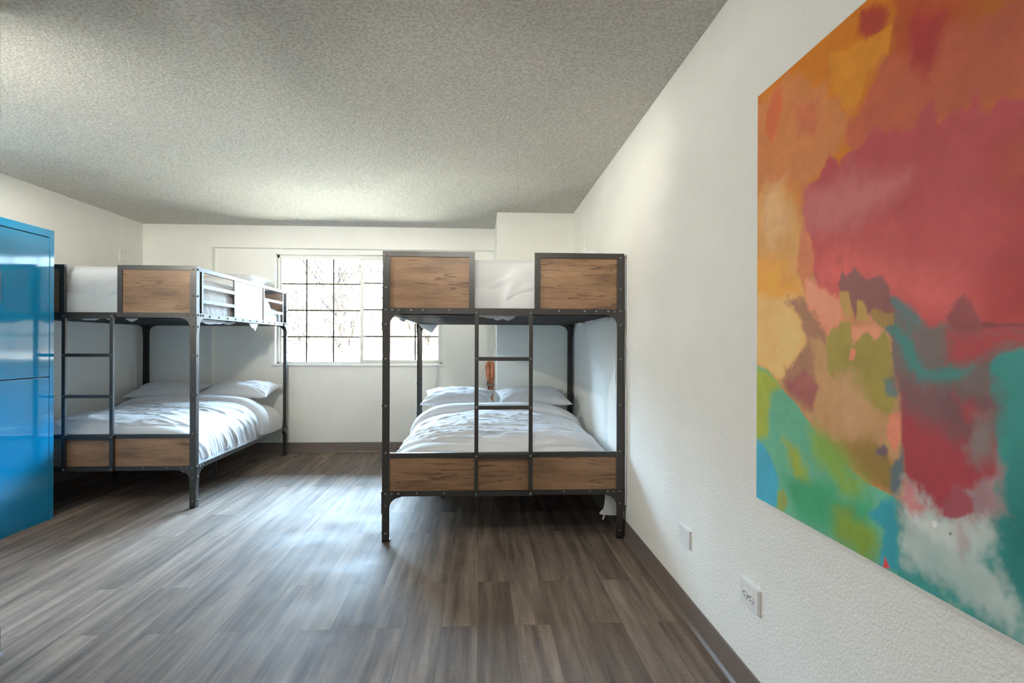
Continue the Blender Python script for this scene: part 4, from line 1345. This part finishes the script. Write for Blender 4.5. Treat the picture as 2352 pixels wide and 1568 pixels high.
# ------------------------------------------------------------------ outside the window
ZG = -0.55
gr = box(-26, YW + 0.25, ZG - 0.1, 22, 60, ZG).build('ground', GROUND)
gr['kind'] = 'structure'
FY = 13.0
fn = thing('board_fence', 'pale board fence across the yard beyond the window', 'fence', (-3.0, FY, ZG))
FT = 0.955 - ZG
for k in range(-4, 4):
    x0 = k * 2.44
    m = MB()
    for i in range(16):
        xx = x0 + i * 0.1525
        hh = FT + 0.012 * vnoise(xx * 3, 2, 1)
        m.prism([(xx + 0.003, 0.04), (xx + 0.148, 0.04), (xx + 0.148, hh - 0.02), (xx + 0.128, hh), (xx + 0.023, hh), (xx + 0.003, hh - 0.02)], 'y', -0.012, 0.006)
    pn = m.build('board_panel', FENCE, fn)
    MB().box(x0, 0.0065, 0.3, x0 + 2.44, 0.045, 0.39).box(x0, 0.0065, 1.1, x0 + 2.44, 0.045, 1.19).build('cross_rail', FENCE, pn)
    box(x0 - 0.045, 0.046, 0, x0 + 0.045, 0.136, FT - 0.05).build('fence_post', FENCE, fn)


def tree(name, label, loc, trunks, seed, depth=4, twig=0.011, spread=0.55):
    """bare tree: trunk polylines [(x, y, z, r)...] in the tree's own frame, limbs forked from them"""
    rng = random.Random(seed)
    tk, br = MB(), MB()

    def limb(p, d, ln, r, lv):
        pts, rad = [p.copy()], [r]
        q = p.copy()
        dd = d.copy()
        nseg = 5
        for i in range(nseg):
            dd = (dd + Vector((rng.uniform(-1, 1), rng.uniform(-1, 1), rng.uniform(-0.6, 0.9))) * 0.18).normalized()
            q = q + dd * ln / nseg
            pts.append(q.copy())
            rad.append(max(twig * 0.6, r * (1 - 0.6 * (i + 1) / nseg)))
        br.tube(pts, rad, 5 if r > 0.03 else 4)
        if lv <= 0:
            return
        for k in range(rng.randint(3, 4)):
            i = rng.randint(1, nseg)
            nd = (dd + Vector((rng.uniform(-1, 1), rng.uniform(-1, 1), rng.uniform(-0.5, 0.8))) * (spread + 0.25)).normalized()
            limb(pts[i], nd, ln * rng.uniform(0.5, 0.75), max(twig, rad[i] * 0.62), lv - 1)
    for tr in trunks:
        tk.tube([(a, b_, c) for a, b_, c, r in tr], [r for a, b_, c, r in tr], 10)
        for i in range(1, len(tr)):
            a = Vector(tr[i][:3])
            pa = Vector(tr[i - 1][:3])
            d0 = (a - pa).normalized()
            for k in range(3 if i < len(tr) - 1 else 4):
                d = (d0 + Vector((rng.uniform(-1, 1), rng.uniform(-0.8, 0.8), rng.uniform(-0.3, 0.6))) * spread * 1.5).normalized()
                limb(pa.lerp(a, rng.uniform(0.3, 1.0)), d, rng.uniform(0.9, 1.9) * twig / 0.016, max(twig * 1.4, tr[i][3] * 0.55), depth - 2)
    root = thing(name, label, 'tree', loc, 0, 'bare trees beyond the fence')
    tk.build('trunk', BARK, root, smooth=True)
    br.build('branches', BARK, root, smooth=True, fix=False)
    return root




def grove(name, label, X17, dist, trunks, seed, **kw):
    """place a tree drawn for 17 m away at another distance, scaled so that it keeps its look from the room"""
    k = dist / 17.0
    tr = [[(a * k, b_ * k, c * k - (k - 1) * (CAM_H - ZG), r * k * 1.25) for a, b_, c, r in t_] for t_ in trunks]
    for t_ in tr:
        a0, b0, c0, r0 = t_[0]
        if c0 > 0 or c0 < 0:
            t_[0] = (a0, b0, 0.0, r0) if abs(c0) < 3 else t_[0]
    return tree(name, label, (X17 * k, dist, ZG), tr, seed, depth=5, twig=0.016 * k, **kw)


grove('bare_tree', 'bare leaning tree seen through the middle columns of the window', -3.75, 17.0,
      [[(0, 0, 0, .10), (-.02, 0, 1.5, .09), (-.14, 0, 2.1, .08), (-.26, 0, 2.7, .065), (-.55, 0, 3.2, .05), (-1.05, .1, 3.9, .035), (-1.6, .1, 4.6, .022)],
       [(-.05, 0, 1.6, .06), (.2, 0, 2.3, .05), (.42, 0, 2.9, .04), (.55, .1, 3.6, .028), (.9, .1, 4.4, .02)]], 3)
grove('bare_tree', 'stout bare tree seen just left of the nearer bed post', -1.55, 24.0,
      [[(0, 0, 0, .13), (-.02, 0, 1.5, .12), (-.22, 0, 2.1, .11), (-.45, 0, 2.9, .10), (-.62, 0, 3.7, .08), (-1.1, .1, 4.7, .05)],
       [(-.25, .1, 1.4, .06), (-.5, .1, 2.2, .05), (-.75, .1, 3.0, .035), (-1.3, .1, 3.9, .02)]], 8)
grove('bare_tree', 'low spreading bare tree in the left columns of the window', -4.6, 30.0,
      [[(0, 0, 0, .07), (-.05, 0, 1.4, .06), (-.35, 0, 1.8, .05), (-.8, 0, 2.3, .04), (-1.2, 0, 2.5, .03), (-1.8, 0, 2.4, .02)],
       [(-.05, 0, 1.3, .045), (-.5, 0, 1.65, .04), (-1.0, 0, 1.8, .03), (-1.6, 0, 1.75, .02)]], 14, spread=0.6)
grove('bare_tree', 'slender bare tree at the right end of the window', -0.55, 36.0,
      [[(0, 0, 0, .07), (.06, 0, 1.6, .06), (.2, 0, 2.4, .045), (.4, 0, 3.4, .03), (.5, 0, 4.4, .02)]], 21)
grove('bare_tree', 'twiggy bare tree at the far left of the window', -6.2, 43.0,
      [[(0, 0, 0, .08), (.05, 0, 1.7, .06), (-.1, 0, 2.6, .05), (.1, 0, 3.4, .03)], [(.02, 0, 1.5, .05), (.4, 0, 2.4, .04), (.7, 0, 3.0, .025)]], 33)
